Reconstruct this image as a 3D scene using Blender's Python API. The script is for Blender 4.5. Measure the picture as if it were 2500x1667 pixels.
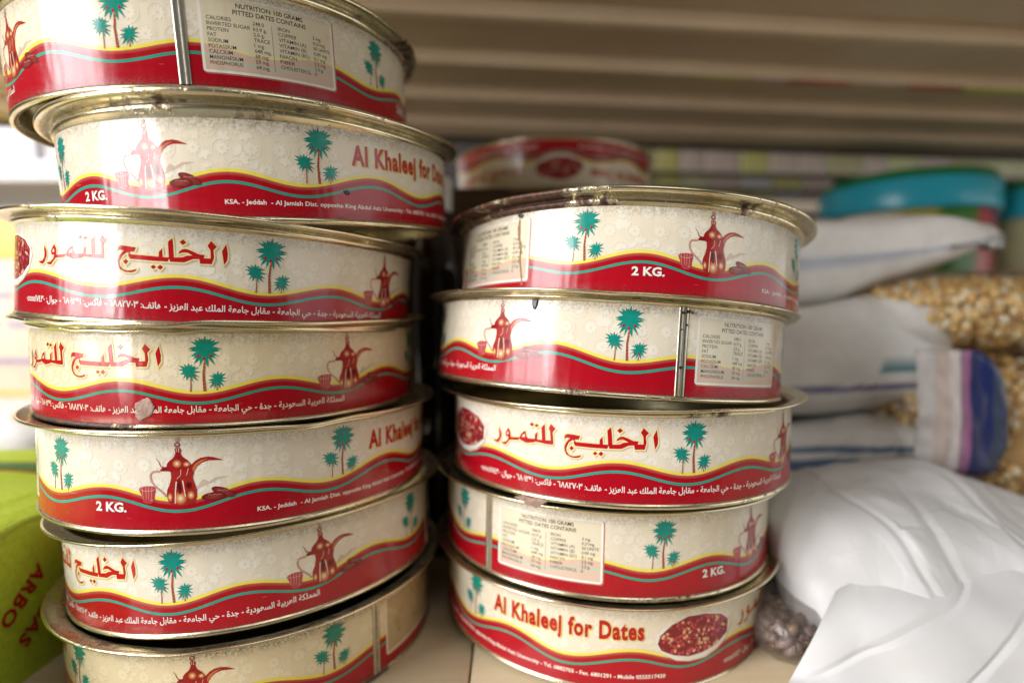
import bpy, bmesh, math, random
from math import sin, cos, pi, radians, sqrt, atan2
from mathutils import Vector, Matrix, Euler, noise
from mathutils.geometry import tessellate_polygon

for o in list(bpy.data.objects):
    bpy.data.objects.remove(o)
SC = bpy.context.scene
COL = SC.collection
rnd = random.Random(11)

# ------------------------------------------------------------------ camera
PITCH, ROLL, LENS = radians(-2.8516), radians(-0.0004), 19.6301
def rx(a): return Matrix.Rotation(a, 3, 'X')
def ry(a): return Matrix.Rotation(a, 3, 'Y')
CM = ry(ROLL) @ rx(-PITCH)                      # world -> (right, forward, up)
right, fwd, up = CM[0], CM[1], CM[2]
cam_d = bpy.data.cameras.new('camera')
cam = bpy.data.objects.new('camera', cam_d)
COL.objects.link(cam)
mw = Matrix((( right[0], up[0], -fwd[0], 0), (right[1], up[1], -fwd[1], 0), (right[2], up[2], -fwd[2], 0), (0, 0, 0, 1)))
cam.matrix_world = mw
cam_d.sensor_width = 36
cam_d.lens = LENS
cam_d.clip_start = 0.01
cam_d.clip_end = 60
cam_d.dof.use_dof = True
cam_d.dof.focus_distance = 0.272
cam_d.dof.aperture_fstop = 2.35
cam_d.dof.aperture_blades = 9
SC.camera = cam

# ------------------------------------------------------------------ world, lamps, exposure
wd = bpy.data.worlds.new('World')
SC.world = wd
wd.use_nodes = True
bg = wd.node_tree.nodes['Background']
bg.inputs[0].default_value = (1.0, 0.98, 0.95, 1)
bg.inputs[1].default_value = 0.055
SC.view_settings.view_transform = 'Standard'
SC.view_settings.look = 'None'
SC.view_settings.gamma = 1
SC.view_settings.exposure = 0.22
SC.cycles.max_bounces = 8
SC.cycles.sample_clamp_indirect = 6

TARGET = Vector((-0.12, 0.27, -0.03))
def area(name, az, el, dist, w, h, energy, col, target=TARGET):
    az, el = radians(az), radians(el)
    d = Vector((sin(az) * cos(el), -cos(az) * cos(el), sin(el)))
    l = bpy.data.lights.new(name, 'AREA')
    l.shape = 'RECTANGLE'; l.size = w; l.size_y = h; l.energy = energy; l.color = col
    o = bpy.data.objects.new(name, l); COL.objects.link(o)
    o.location = target + d * dist
    o.rotation_euler = (-d).to_track_quat('-Z', 'Y').to_euler()
    return o
# shop window to the left of the camera: one tall pane and the narrow lower lights beside its mullions
area('window_light', -56, 27, 2.0, 0.95, 1.25, 42, (0.97, 0.985, 1.0))
area('window_light', -41.5, 2, 2.0, 0.17, 0.62, 8.5, (1.0, 1.0, 1.0))
area('window_light', -50, 3, 2.02, 0.18, 0.55, 5, (1.0, 0.93, 0.93))
area('window_light', -63, 3, 2.02, 0.45, 0.55, 9, (1.0, 0.85, 0.84))
# soft fill lamps added for brightness: from the right, front and back left
area('fill_light', 80, 9, 1.9, 2.4, 0.9, 9, (1.0, 0.99, 0.98), Vector((0.15, 0.35, -0.05)))
area('fill_light', 24, 50, 2.3, 1.4, 0.9, 7, (1.0, 0.985, 0.96))
o = area('fill_light', 0, 50, 1.0, 1.0, 0.8, 30, (0.97, 0.98, 1.0))  # added to brighten the green sack and the left background
o.location = (-1.7, 0.75, 1.3); o.rotation_euler = (Vector((0.45, 0.15, -0.8))).to_track_quat('-Z', 'Y').to_euler()

# ------------------------------------------------------------------ helpers
def link(name, me, mat=None, parent=None):
    o = bpy.data.objects.new(name, me)
    COL.objects.link(o)
    if mat and not me.materials: me.materials.append(mat)
    if parent: o.parent = parent
    return o
def tag(o, label=None, cat=None, group=None, kind=None):
    if label: o['label'] = label
    if cat: o['category'] = cat
    if group: o['group'] = group
    if kind: o['kind'] = kind
    return o
def thing(name, loc, label, cat, group=None, rot=None):
    o = bpy.data.objects.new(name, None); COL.objects.link(o)
    o.location = loc
    if rot: o.rotation_euler = rot
    o.empty_display_size = 0.02
    return tag(o, label, cat, group)
def setattr_f(me, name, vals):
    a = me.attributes.new(name, 'FLOAT', 'POINT'); a.data.foreach_set('value', vals)
def set_col(me, cols):
    a = me.attributes.new('Col', 'FLOAT_COLOR', 'POINT')
    flat = []
    for c in cols: flat += [c[0], c[1], c[2], 1.0]
    a.data.foreach_set('color', flat)
def smooth(me):
    me.polygons.foreach_set('use_smooth', [True] * len(me.polygons))
def pydata(name, v, f, sm=True):
    me = bpy.data.meshes.new(name); me.from_pydata(v, [], f); me.update()
    if sm: smooth(me)
    return me
def box_mesh(name, sx, sy, sz, bevel=0.002, seg=2, origin=(0, 0, 0)):
    bm = bmesh.new(); bmesh.ops.create_cube(bm, size=1)
    for v in bm.verts: v.co = Vector((v.co.x * sx + origin[0], v.co.y * sy + origin[1], v.co.z * sz + origin[2]))
    if bevel: bmesh.ops.bevel(bm, geom=bm.edges[:], offset=bevel, segments=seg, affect='EDGES', profile=0.7)
    me = bpy.data.meshes.new(name); bm.to_mesh(me); bm.free(); smooth(me) if bevel else None
    return me
def lathe(name, prof, n=96, fn=None, closed=False):
    v, f = [], []
    m = len(prof)
    for i in range(n):
        a = 2 * pi * i / n
        for k, q in enumerate(prof):
            r, z = q[0], q[1]
            if fn: r, z = fn(a, k, r, z)
            v.append((r * sin(a), -r * cos(a), z))
    for i in range(n):
        j = (i + 1) % n
        for k in range(m - 1):
            f.append((i * m + k, j * m + k, j * m + k + 1, i * m + k + 1))
    return pydata(name, v, f)

# ------------------------------------------------------------------ materials
def new_mat(name):
    m = bpy.data.materials.new(name); m.use_nodes = True
    nt = m.node_tree
    return m, nt, nt.nodes['Principled BSDF']
def nd(nt, t, **k):
    n = nt.nodes.new(t)
    for a, b in k.items(): setattr(n, a, b)
    return n
def mixc(nt, fac, a, b, mode='MIX'):
    n = nd(nt, 'ShaderNodeMix', data_type='RGBA', blend_type=mode)
    for sock, val in ((n.inputs[0], fac), (n.inputs[6], a), (n.inputs[7], b)):
        if hasattr(val, 'is_output'): nt.links.new(val, sock)
        elif isinstance(val, (int, float)): sock.default_value = val
        else: sock.default_value = (*val, 1)
    return n.outputs[2]
def math_(nt, op, a, b=None, c=None, clamp=False):
    n = nd(nt, 'ShaderNodeMath', operation=op, use_clamp=clamp)
    for s, val in zip(n.inputs, (a, b, c)):
        if val is None: continue
        if hasattr(val, 'is_output'): nt.links.new(val, s)
        else: s.default_value = val
    return n.outputs[0]
def ramp(nt, fac, p0, p1):
    n = nd(nt, 'ShaderNodeMapRange'); n.inputs['From Min'].default_value = p0; n.inputs['From Max'].default_value = p1
    nt.links.new(fac, n.inputs['Value']); return n.outputs[0]
def noise_(nt, vec, scale, detail=3, rough=0.55, dim='3D', w=None):
    n = nd(nt, 'ShaderNodeTexNoise', noise_dimensions='4D' if w is not None else dim)
    n.inputs['Scale'].default_value = scale; n.inputs['Detail'].default_value = detail; n.inputs['Roughness'].default_value = rough
    if vec is not None: nt.links.new(vec, n.inputs['Vector'])
    if w is not None: nt.links.new(w, n.inputs['W'])
    return n.outputs[0]
def bump(nt, h, dist, strength=1.0, normal=None):
    n = nd(nt, 'ShaderNodeBump'); n.inputs['Distance'].default_value = dist; n.inputs['Strength'].default_value = strength
    nt.links.new(h, n.inputs['Height'])
    if normal is not None: nt.links.new(normal, n.inputs['Normal'])
    return n.outputs[0]
def attr(nt, name, t='GEOMETRY'):
    n = nd(nt, 'ShaderNodeAttribute', attribute_type=t, attribute_name=name); return n

def mat_print():
    m, nt, b = new_mat('lithographed_print')
    col = attr(nt, 'Col').outputs['Color']
    seed = attr(nt, 'seed', 'OBJECT').outputs['Fac']
    age = attr(nt, 'age', 'OBJECT').outputs['Fac']
    dirt = attr(nt, 'dirt', 'OBJECT').outputs['Fac']
    uv = nd(nt, 'ShaderNodeUVMap', uv_map='UVMap').outputs[0]          # centimetres round the tin / up the tin
    sep = nd(nt, 'ShaderNodeSeparateXYZ'); nt.links.new(uv, sep.inputs[0])
    v = sep.outputs[1]
    warm = mixc(nt, 1.0, col, (1.0, 0.90, 0.66), 'MULTIPLY')
    c = mixc(nt, age, col, warm)
    # foxing: large faint tan patches
    n1 = noise_(nt, uv, 0.55, 4, 0.6, w=seed)
    c = mixc(nt, math_(nt, 'MULTIPLY', ramp(nt, n1, 0.45, 0.75), 0.35), c, mixc(nt, 1.0, c, (0.94, 0.86, 0.72), 'MULTIPLY'))
    # grime gathers at the two edges and in specks
    e0 = ramp(nt, v, 0.45, 0.0); e1 = ramp(nt, v, 3.75, 4.2)
    edge = math_(nt, 'MAXIMUM', e0, e1)
    n2 = noise_(nt, uv, 9.0, 5, 0.7, w=seed)
    sp = ramp(nt, n2, 0.60, 0.70)
    ef = math_(nt, 'MULTIPLY', math_(nt, 'MULTIPLY', edge, ramp(nt, n2, 0.42, 0.62)), dirt, clamp=True)
    c = mixc(nt, math_(nt, 'MULTIPLY', ef, 0.85), c, (0.05, 0.032, 0.018))
    n3 = noise_(nt, uv, 2.3, 6, 0.75, w=seed)
    sf = math_(nt, 'MULTIPLY', math_(nt, 'MULTIPLY', ramp(nt, n3, 0.66, 0.74), sp), math_(nt, 'MULTIPLY', dirt, 0.9), clamp=True)
    c = mixc(nt, sf, c, (0.16, 0.085, 0.04))
    n4 = noise_(nt, uv, 1.1, 5, 0.7, w=math_(nt, 'ADD', seed, 7.3))
    stain = math_(nt, 'MULTIPLY', ramp(nt, n4, 0.60, 0.78), math_(nt, 'MULTIPLY', dirt, 0.45), clamp=True)
    c = mixc(nt, stain, c, mixc(nt, 1.0, c, (0.62, 0.40, 0.20), 'MULTIPLY'))
    for rot, sc_, off, lo in ((0.5, (1.1, 34, 1), 3.1, 0.735), (-0.9, (1.6, 46, 1), 8.7, 0.745)):
        mps = nd(nt, 'ShaderNodeMapping'); mps.inputs['Scale'].default_value = sc_; mps.inputs['Rotation'].default_value = (0, 0, rot); nt.links.new(uv, mps.inputs[0])
        ns = noise_(nt, mps.outputs[0], 0.55, 2, 0.5, w=math_(nt, 'ADD', seed, off))
        c = mixc(nt, math_(nt, 'MULTIPLY', ramp(nt, ns, lo, lo + .03), 0.45), c, (0.74, 0.68, 0.60))
    nt.links.new(c, b.inputs['Base Color'])
    # hairline scratches and smears in the varnish
    mp = nd(nt, 'ShaderNodeMapping'); mp.inputs['Scale'].default_value = (0.35, 2.2, 1); nt.links.new(uv, mp.inputs[0])
    n5 = noise_(nt, mp.outputs[0], 2.0, 4, 0.6, w=seed)
    r = math_(nt, 'ADD', math_(nt, 'MULTIPLY', n5, 0.16), 0.10)
    r = math_(nt, 'ADD', r, math_(nt, 'MULTIPLY', math_(nt, 'MAXIMUM', ef, stain), 0.35))
    nt.links.new(r, b.inputs['Roughness'])
    b.inputs['Specular IOR Level'].default_value = 0.55
    mp2 = nd(nt, 'ShaderNodeMapping'); mp2.inputs['Scale'].default_value = (0.75, 0.16, 1); nt.links.new(uv, mp2.inputs[0])
    h = noise_(nt, mp2.outputs[0], 1.0, 2, 0.5, w=seed)
    nrm = bump(nt, h, 0.0007, 1.0)
    nrm = bump(nt, noise_(nt, uv, 30, 2, 0.5), 0.00001, 1.0, nrm)
    nt.links.new(nrm, b.inputs['Normal'])
    return m

def mat_tin(name, base, rough):
    m, nt, b = new_mat(name)
    b.inputs['Metallic'].default_value = 1.0
    tc = nd(nt, 'ShaderNodeTexCoord').outputs['Object']
    seed = attr(nt, 'seed', 'OBJECT').outputs['Fac']
    dirt = attr(nt, 'dirt', 'OBJECT').outputs['Fac']
    rust = attr(nt, 'rust').outputs['Fac']
    cre = attr(nt, 'crease').outputs['Fac']
    n1 = noise_(nt, tc, 60, 4, 0.6, w=seed)
    c = mixc(nt, ramp(nt, n1, 0.35, 0.7), base, (base[0] * 0.86, base[1] * 0.80, base[2] * 0.62))
    n2 = noise_(nt, tc, 420, 5, 0.7, w=seed)
    n3 = noise_(nt, tc, 110, 5, 0.68, w=seed)
    sp = math_(nt, 'MULTIPLY', ramp(nt, n2, 0.60, 0.68), ramp(nt, n3, 0.45, 0.6))
    grime = math_(nt, 'MAXIMUM', math_(nt, 'MULTIPLY', sp, dirt), math_(nt, 'MULTIPLY', math_(nt, 'MULTIPLY', cre, dirt), ramp(nt, n3, 0.36, 0.60)), clamp=True)
    rf = ramp(nt, math_(nt, 'ADD', rust, math_(nt, 'MULTIPLY', math_(nt, 'SUBTRACT', n3, 0.5), 1.6)), 0.42, 0.60)
    rf = math_(nt, 'MULTIPLY', rf, ramp(nt, rust, 0.02, 0.12))
    c = mixc(nt, math_(nt, 'MULTIPLY', grime, 0.9), c, (0.06, 0.04, 0.02))
    rc = mixc(nt, ramp(nt, n2, 0.35, 0.65), (0.012, 0.009, 0.008), (0.16, 0.065, 0.03))
    c = mixc(nt, rf, c, rc)
    nt.links.new(c, b.inputs['Base Color'])
    bad = math_(nt, 'MAXIMUM', grime, rf)
    nt.links.new(math_(nt, 'SUBTRACT', 1.0, math_(nt, 'MULTIPLY', bad, 0.9)), b.inputs['Metallic'])
    r = math_(nt, 'ADD', math_(nt, 'MULTIPLY', n1, 0.14), rough)
    nt.links.new(math_(nt, 'ADD', r, math_(nt, 'MULTIPLY', bad, 0.25)), b.inputs['Roughness'])
    hh = math_(nt, 'ADD', math_(nt, 'MULTIPLY', n1, 0.7), math_(nt, 'MULTIPLY', rf, n2))
    nt.links.new(bump(nt, hh, 0.0006, 0.8), b.inputs['Normal'])
    return m

def mat_simple(name, col, rough=0.5, spec=0.5, nscale=40, namp=0.12, bumpd=0.0, metallic=0.0, use_col=False, coat=0.0, trans=0.0):
    m, nt, b = new_mat(name)
    tc = nd(nt, 'ShaderNodeTexCoord').outputs['Object']
    n1 = noise_(nt, tc, nscale, 4, 0.6)
    base = attr(nt, 'Col').outputs['Color'] if use_col else (col if isinstance(col, tuple) else col)
    dark = mixc(nt, 1.0, base, (1 - namp, 1 - namp * 1.1, 1 - namp * 1.3), 'MULTIPLY')
    c = mixc(nt, ramp(nt, n1, 0.35, 0.7), base, dark)
    nt.links.new(c, b.inputs['Base Color'])
    b.inputs['Roughness'].default_value = rough
    b.inputs['Specular IOR Level'].default_value = spec
    b.inputs['Metallic'].default_value = metallic
    b.inputs['Coat Weight'].default_value = coat
    if trans:
        b.inputs['Subsurface Weight'].default_value = trans
        b.inputs['Subsurface Radius'].default_value = (0.02, 0.02, 0.02)
    if bumpd: nt.links.new(bump(nt, n1, bumpd), b.inputs['Normal'])
    return m
def mat_film(name='clear_film', haze=0.0):
    m, nt, b = new_mat(name)
    out = nt.nodes['Material Output']
    tr = nd(nt, 'ShaderNodeBsdfTransparent'); gl = nd(nt, 'ShaderNodeBsdfGlossy')
    gl.inputs['Roughness'].default_value = 0.28; gl.inputs['Color'].default_value = (1, 1, 1, 1)
    mx = nd(nt, 'ShaderNodeMixShader')
    fr = nd(nt, 'ShaderNodeFresnel'); fr.inputs[0].default_value = 1.35
    nt.links.new(math_(nt, 'ADD', math_(nt, 'MULTIPLY', fr.outputs[0], 0.5), 0.03), mx.inputs[0])
    nt.links.new(tr.outputs[0], mx.inputs[1]); nt.links.new(gl.outputs[0], mx.inputs[2])
    tc = nd(nt, 'ShaderNodeTexCoord').outputs['Object']
    nrm = bump(nt, noise_(nt, tc, 45, 4, 0.6), 0.004)
    nt.links.new(nrm, gl.inputs['Normal'])
    if haze:                                       # creased film: partly milky
        df = nd(nt, 'ShaderNodeBsdfDiffuse'); df.inputs['Color'].default_value = (0.36, 0.30, 0.27, 1)
        m2 = nd(nt, 'ShaderNodeMixShader')
        nt.links.new(math_(nt, 'MULTIPLY', ramp(nt, noise_(nt, tc, 60, 4, 0.65), 0.35, 0.62), haze), m2.inputs[0])
        nt.links.new(mx.outputs[0], m2.inputs[1]); nt.links.new(df.outputs[0], m2.inputs[2])
        nt.links.new(m2.outputs[0], out.inputs[0])
    else:
        nt.links.new(mx.outputs[0], out.inputs[0])
    return m
def mat_wood():
    m, nt, b = new_mat('pale_wood_laminate')
    tc = nd(nt, 'ShaderNodeTexCoord').outputs['Object']
    mp = nd(nt, 'ShaderNodeMapping'); mp.inputs['Scale'].default_value = (3.0, 42, 42); nt.links.new(tc, mp.inputs[0])
    n1 = noise_(nt, mp.outputs[0], 1.0, 6, 0.6)
    n2 = noise_(nt, tc, 7, 3, 0.5)
    c = mixc(nt, ramp(nt, n1, 0.3, 0.7), (0.60, 0.49, 0.33), (0.46, 0.36, 0.22))
    c = mixc(nt, math_(nt, 'MULTIPLY', ramp(nt, n2, 0.4, 0.75), 0.4), c, (0.40, 0.31, 0.20))
    n3 = noise_(nt, tc, 55, 6, 0.75)
    c = mixc(nt, math_(nt, 'MULTIPLY', ramp(nt, n3, 0.60, 0.72), 0.55), c, (0.20, 0.14, 0.08))
    nt.links.new(c, b.inputs['Base Color'])
    b.inputs['Roughness'].default_value = 0.42
    nt.links.new(bump(nt, n1, 0.0003), b.inputs['Normal'])
    return m

M_PRINT = mat_print()
M_TIN = mat_tin('gold_lacquered_tin', (0.80, 0.745, 0.56), 0.17)
M_TININ = mat_tin('tin_inside', (0.60, 0.55, 0.36), 0.30)
M_SEAM = mat_tin('bare_seam_metal', (0.62, 0.59, 0.50), 0.25)
M_BLACK = mat_simple('black_tar', (0.012, 0.010, 0.010), 0.3)
M_PAPER = mat_simple('torn_brown_paper', (0.52, 0.36, 0.30), 0.85, 0.2, 260, 0.45, 0.0006)
M_RUSTDRIP = mat_simple('rust_drip', (0.42, 0.24, 0.10), 0.6, 0.3, 500, 0.5)
M_WOOD = mat_wood()
M_SHELF = mat_simple('painted_shelf_metal', (0.66, 0.52, 0.35), 0.30, 0.5, 9, 0.12)
M_SHELFD = mat_simple('dark_shelf_steel', (0.05, 0.036, 0.024), 0.4, 0.5, 9, 0.2)
M_BACK = mat_simple('dark_back_board', (0.028, 0.021, 0.016), 0.6, 0.4, 8, 0.3)
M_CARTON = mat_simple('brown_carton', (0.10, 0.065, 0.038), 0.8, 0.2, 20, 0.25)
M_WHITEBAG = mat_simple('white_polythene', (0.66, 0.655, 0.65), 0.44, 0.45, 30, 0.05, 0.0, 0, False, 0, 0.12)
M_BAGPRINT = mat_simple('woven_bag_print', None, 0.5, 0.35, 60, 0.10, 0.0006, 0, True)
M_GREEN = mat_simple('green_woven_sack', None, 0.55, 0.3, 300, 0.18, 0.0003, 0, True)
M_KERNEL = mat_simple('kernels', None, 0.35, 0.5, 300, 0.15, 0, 0, True)
M_PLASTIC = mat_simple('coloured_plastic', None, 0.28, 0.5, 40, 0.06, 0, 0, True)
M_PACK = mat_simple('printed_packets', None, 0.35, 0.5, 60, 0.15, 0, 0, True)
M_WALL = mat_simple('pale_wall', (0.72, 0.72, 0.70), 0.8, 0.3, 4, 0.06)
M_FILM = mat_film(); M_FILM_HAZY = mat_film('hazy_film', 0.28)
M_GLASSB = mat_simple('dark_bottle_glass', (0.02, 0.014, 0.012), 0.08, 0.6)
# ------------------------------------------------------------------ printed artwork of the tins (flat shapes in mm, wrapped round the can)
RAD = 110.0
HL = 43.7
ART = {"AR":[[[4503,3759],[4360,3474],[4334,3395],[4434,2786],[4537,2956],[4571,3043],[4582,3319]],[[3860,3852],[4116,3597],[3971,3437],[4008,3095],[3920,2767],[3433,2755],[3391,2982],[3603,3027],[3862,3033],[3848,3407],[3721,3613]],[[2520,3139],[2557,3259],[2691,3376],[2845,3398],[3077,3319],[3349,3194],[3612,3170],[3565,2979],[3122,2942],[2770,2762],[2177,2749],[2162,2950],[2697,2996],[2888,3091],[3119,3111],[2886,3221],[2693,3214]],[[2703,3819],[2841,3682],[2688,3557],[2551,3682]],[[2250,3847],[2294,3532],[2352,2762],[2177,2749],[2115,2968],[2066,3660]],[[1837,3342],[1862,2953],[2147,2950],[2080,2743],[1688,2743],[1590,2745],[1686,2943],[1690,3162]],[[398,3069],[482,2983],[1685,2951],[1602,2738],[444,2770],[359,2924]],[[-154,3061],[-106,3289],[20,3361],[271,3353],[702,3307],[624,3107],[480,3104],[399,3041],[295,3060],[148,3141],[-20,3154]],[[480,3120],[295,3060],[110,2902],[-13,2647],[-2,2445],[118,2294],[327,2233],[533,2261],[776,2335],[697,2207],[493,2148],[245,2165],[-8,2282],[-117,2474],[-140,2675],[-58,2887],[107,3097],[293,3202]],[[258,2761],[383,2651],[261,2511],[134,2629]],[[1474,2569],[1594,2478],[1477,2362],[1356,2461]],[[1769,2589],[1896,2478],[1773,2350],[1622,2452]],[[-885,3799],[-617,3561],[-777,3370],[-726,2780],[-782,2712],[-1310,2715],[-1290,2904],[-892,2927],[-933,3416],[-1011,3540]],[[-1232,3766],[-1173,2751],[-1380,2749],[-1436,3551]],[[-1758,2892],[-1372,2895],[-1333,2733],[-1795,2762]],[[-1658,3291],[-1681,2859],[-1830,2896],[-1819,3156]],[[-2347,2883],[-1854,2910],[-1700,2878],[-1852,2713],[-2344,2630],[-2575,2705]],[[-2010,3763],[-1864,3673],[-2008,3553],[-2156,3642]],[[-1720,3718],[-1587,3640],[-1728,3533],[-1863,3619]],[[-2402,3264],[-2349,3009],[-2246,2874],[-2369,2626],[-2575,2692],[-2800,2760],[-2802,2867],[-2720,3047],[-2555,3204]],[[-3472,2797],[-2760,2872],[-2890,2705],[-3470,2654]],[[-3594,3299],[-3447,3081],[-3415,2805],[-3498,2620],[-3787,2338],[-3999,2349],[-4124,2426],[-3819,2486],[-3632,2631],[-3587,2794],[-3763,2799],[-3813,2987]],[[-4292,3249],[-4131,2965],[-4116,2769],[-4250,2486],[-4409,2351],[-4641,2402],[-4778,2482],[-4476,2503],[-4316,2652],[-4287,2876],[-4334,3045]]],"ARH":[[[-2461,3101],[-2439,2934],[-2655,2907],[-2579,3031]],[[-3620,3092],[-3566,2944],[-3688,2914],[-3701,3003]]],"ARC":241.14,"POT":{"body":[[-448,2792],[-432,2471],[-509,2151],[-619,1907],[-649,1660],[-575,1336],[-462,1221],[-211,1125],[153,1120],[427,1192],[587,1282],[671,1526],[677,1850],[604,2103],[520,2382],[506,2755]],"lid":[[-627,2994],[-601,3141],[-482,3286],[-365,3369],[-270,3502],[-221,3648],[-251,3797],[-215,3882],[-11,3876],[32,3764],[11,3617],[71,3466],[293,3285],[424,3106],[468,3054],[419,2908],[506,2742],[-448,2780],[-492,2843]],"lip":[[-889,2789],[-911,2851],[-814,2960],[-627,3006],[-422,2915],[-426,2742],[-540,2782]],"spout":[[375,2959],[491,3103],[629,3245],[855,3369],[1169,3413],[1413,3373],[1679,3267],[1834,3192],[1544,3214],[1187,3225],[917,3130],[735,2991],[597,2800],[523,2506],[413,2611]],"spoutl":[[509,2903],[626,3096],[853,3258],[1189,3325],[964,3202],[759,3064],[621,2898],[527,2704]],"handle":[[-913,2777],[-1101,2775],[-1245,2751],[-1330,2670],[-1358,2523],[-1315,2338],[-1190,2127],[-958,1914],[-775,1738],[-674,1587]],"tail":[[-1063,3357],[-959,3246],[-916,3097],[-860,3010],[-744,2971]],"ball1":[[-127,4236]],"ball2":[[-132,4015]],"hl":[[-164,3129],[254,3089],[-43,1490],[-501,1557],[413,1617],[623,2997]],"dk":[[-76,2038],[334,2093],[-89,3423]],"st1":[[-207,2290],[-250,1920],[-277,1252]],"st2":[[67,2329],[116,1955],[175,1555]],"st3":[[329,2887],[243,2569]],"st4":[[0,2852],[-18,2580],[-181,2413]],"glass":[[-1923,1953],[-1884,2015],[-1796,2066],[-1502,2104],[-1214,2090],[-1110,1990],[-1151,1793],[-1198,1621],[-1197,1398],[-1332,1275],[-1550,1263],[-1718,1349],[-1761,1572],[-1830,1744]],"glin":[[-1862,1942],[-1728,1869],[-1509,1857],[-1243,1893],[-1127,1978]],"d1":[[1398,1496],[1936,1522],[1372,1285]],"d2":[[1805,1674],[2306,1445],[1756,1464]],"shad":[[669,2000],[946,2356],[1167,2216],[1506,2416],[2065,2418],[1616,2307],[1277,2133],[939,2007],[712,1898]]},"PALM":{"c":[[-23,3602]],"tips":[[21,4261],[-125,4129],[-255,4171],[-442,4081],[-638,3991],[-731,3630],[-708,3542],[-626,3244],[-538,3116],[-489,2870],[-242,2766],[135,2720],[450,2818],[495,3147],[614,3252],[706,3530],[759,3606],[668,3968],[497,4076],[307,4146],[155,4116]],"ber":[[-290,3277],[-41,3159],[248,3285]],"tr":[[-5,3052],[-71,2402],[-33,1574]],"c2":[[-719,2531]],"tips2":[[-1196,2630],[-1151,2833],[-927,2909],[-721,2951],[-553,2898],[-402,2798],[-252,2720],[-181,2519],[-237,2250],[-306,2073],[-526,2022],[-820,2079],[-978,2192],[-1097,2408]],"ber2":[[-692,2305],[-463,2358]],"tr2":[[-641,2218],[-627,1900],[-648,1556]],"c3":[[540,2150]],"tips3":[[126,2326],[277,2408],[385,2452],[548,2547],[741,2493],[925,2427],[980,2184],[906,2002],[811,1771],[634,1677],[367,1659],[158,1703],[95,1953],[79,2114]],"ber3":[[313,1969],[536,1927]],"tr3":[[519,1891],[508,1750],[498,1609]]},"BOWL":[[[-2511,2514],[-2464,2932],[-1867,3432],[-919,3813],[109,3928],[1261,3818],[2339,3324],[2562,2817],[2221,2095],[1452,1622],[590,1340],[-489,1314],[-1292,1466],[-2064,1880]],[[-2358,2445],[-2220,2917],[-1554,3463],[-585,3827],[481,3798],[1695,3527],[2306,3081],[2254,2339],[1358,1835],[427,1625],[-498,1560],[-1431,1756],[-2131,2067]]],"BOWLC":199.63,"av":{"AlL":136.8,"DaR":183.45,"KSA":106.39,"arL":217.44,"arR":264.84,"bowlL":187.02,"bowlR":212.24,"kgL":67.16,"kgR":75.68,"nL":5.23,"nR":37.91,"p1":88.9,"p2":312.33,"pA":54.91,"pB":128.26,"pC":274.98,"pD":347.22,"pk1":109.58,"seam":1.09,"txR":310.3}}
AV = ART['av']
WT = [(4, 20.6), (19, 16.5), (34, 20.5), (51, 15.6), (70, 21.6), (88.5, 15.0), (107, 21.9), (124, 16.2), (143.5, 23.4), (161, 16.7), (180, 22.3), (197, 16.4), (215, 21.3), (235.5, 15.9), (255, 22.2), (273.5, 16.2), (292, 22.2), (309, 16.6), (327, 23.4), (346.5, 16.2), (364, 20.6)]
def wave(deg):
    d = deg % 360
    if d < 4: d += 360
    for (a, p), (b, q) in zip(WT, WT[1:]):
        if a <= d <= b:
            t = (1 - cos(pi * (d - a) / (b - a))) / 2
            return p + (q - p) * t
    return 18
CREAM = (0.775, 0.715, 0.59); CREAM_L = (0.815, 0.775, 0.675); CREAM_D = (0.66, 0.585, 0.445)
RED = (0.40, 0.003, 0.013); RED_D = (0.36, 0.003, 0.012); PINK = (0.52, 0.12, 0.10); YEL = (0.80, 0.74, 0.10); TEAL = (0.012, 0.36, 0.27); TEAL_P = (0.008, 0.27, 0.22)
WHITE = (0.84, 0.84, 0.80)
DEG = RAD * pi / 180

def clip(poly, u, keep_less):
    out = []
    n = len(poly)
    for i in range(n):
        a, b = poly[i], poly[(i + 1) % n]
        ia = (a[0] <= u) if keep_less else (a[0] >= u)
        ib = (b[0] <= u) if keep_less else (b[0] >= u)
        if ia: out.append(a)
        if ia != ib:
            t = (u - a[0]) / (b[0] - a[0])
            out.append(tuple(a[k] + (b[k] - a[k]) * t for k in range(len(a))))
    return out

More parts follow.
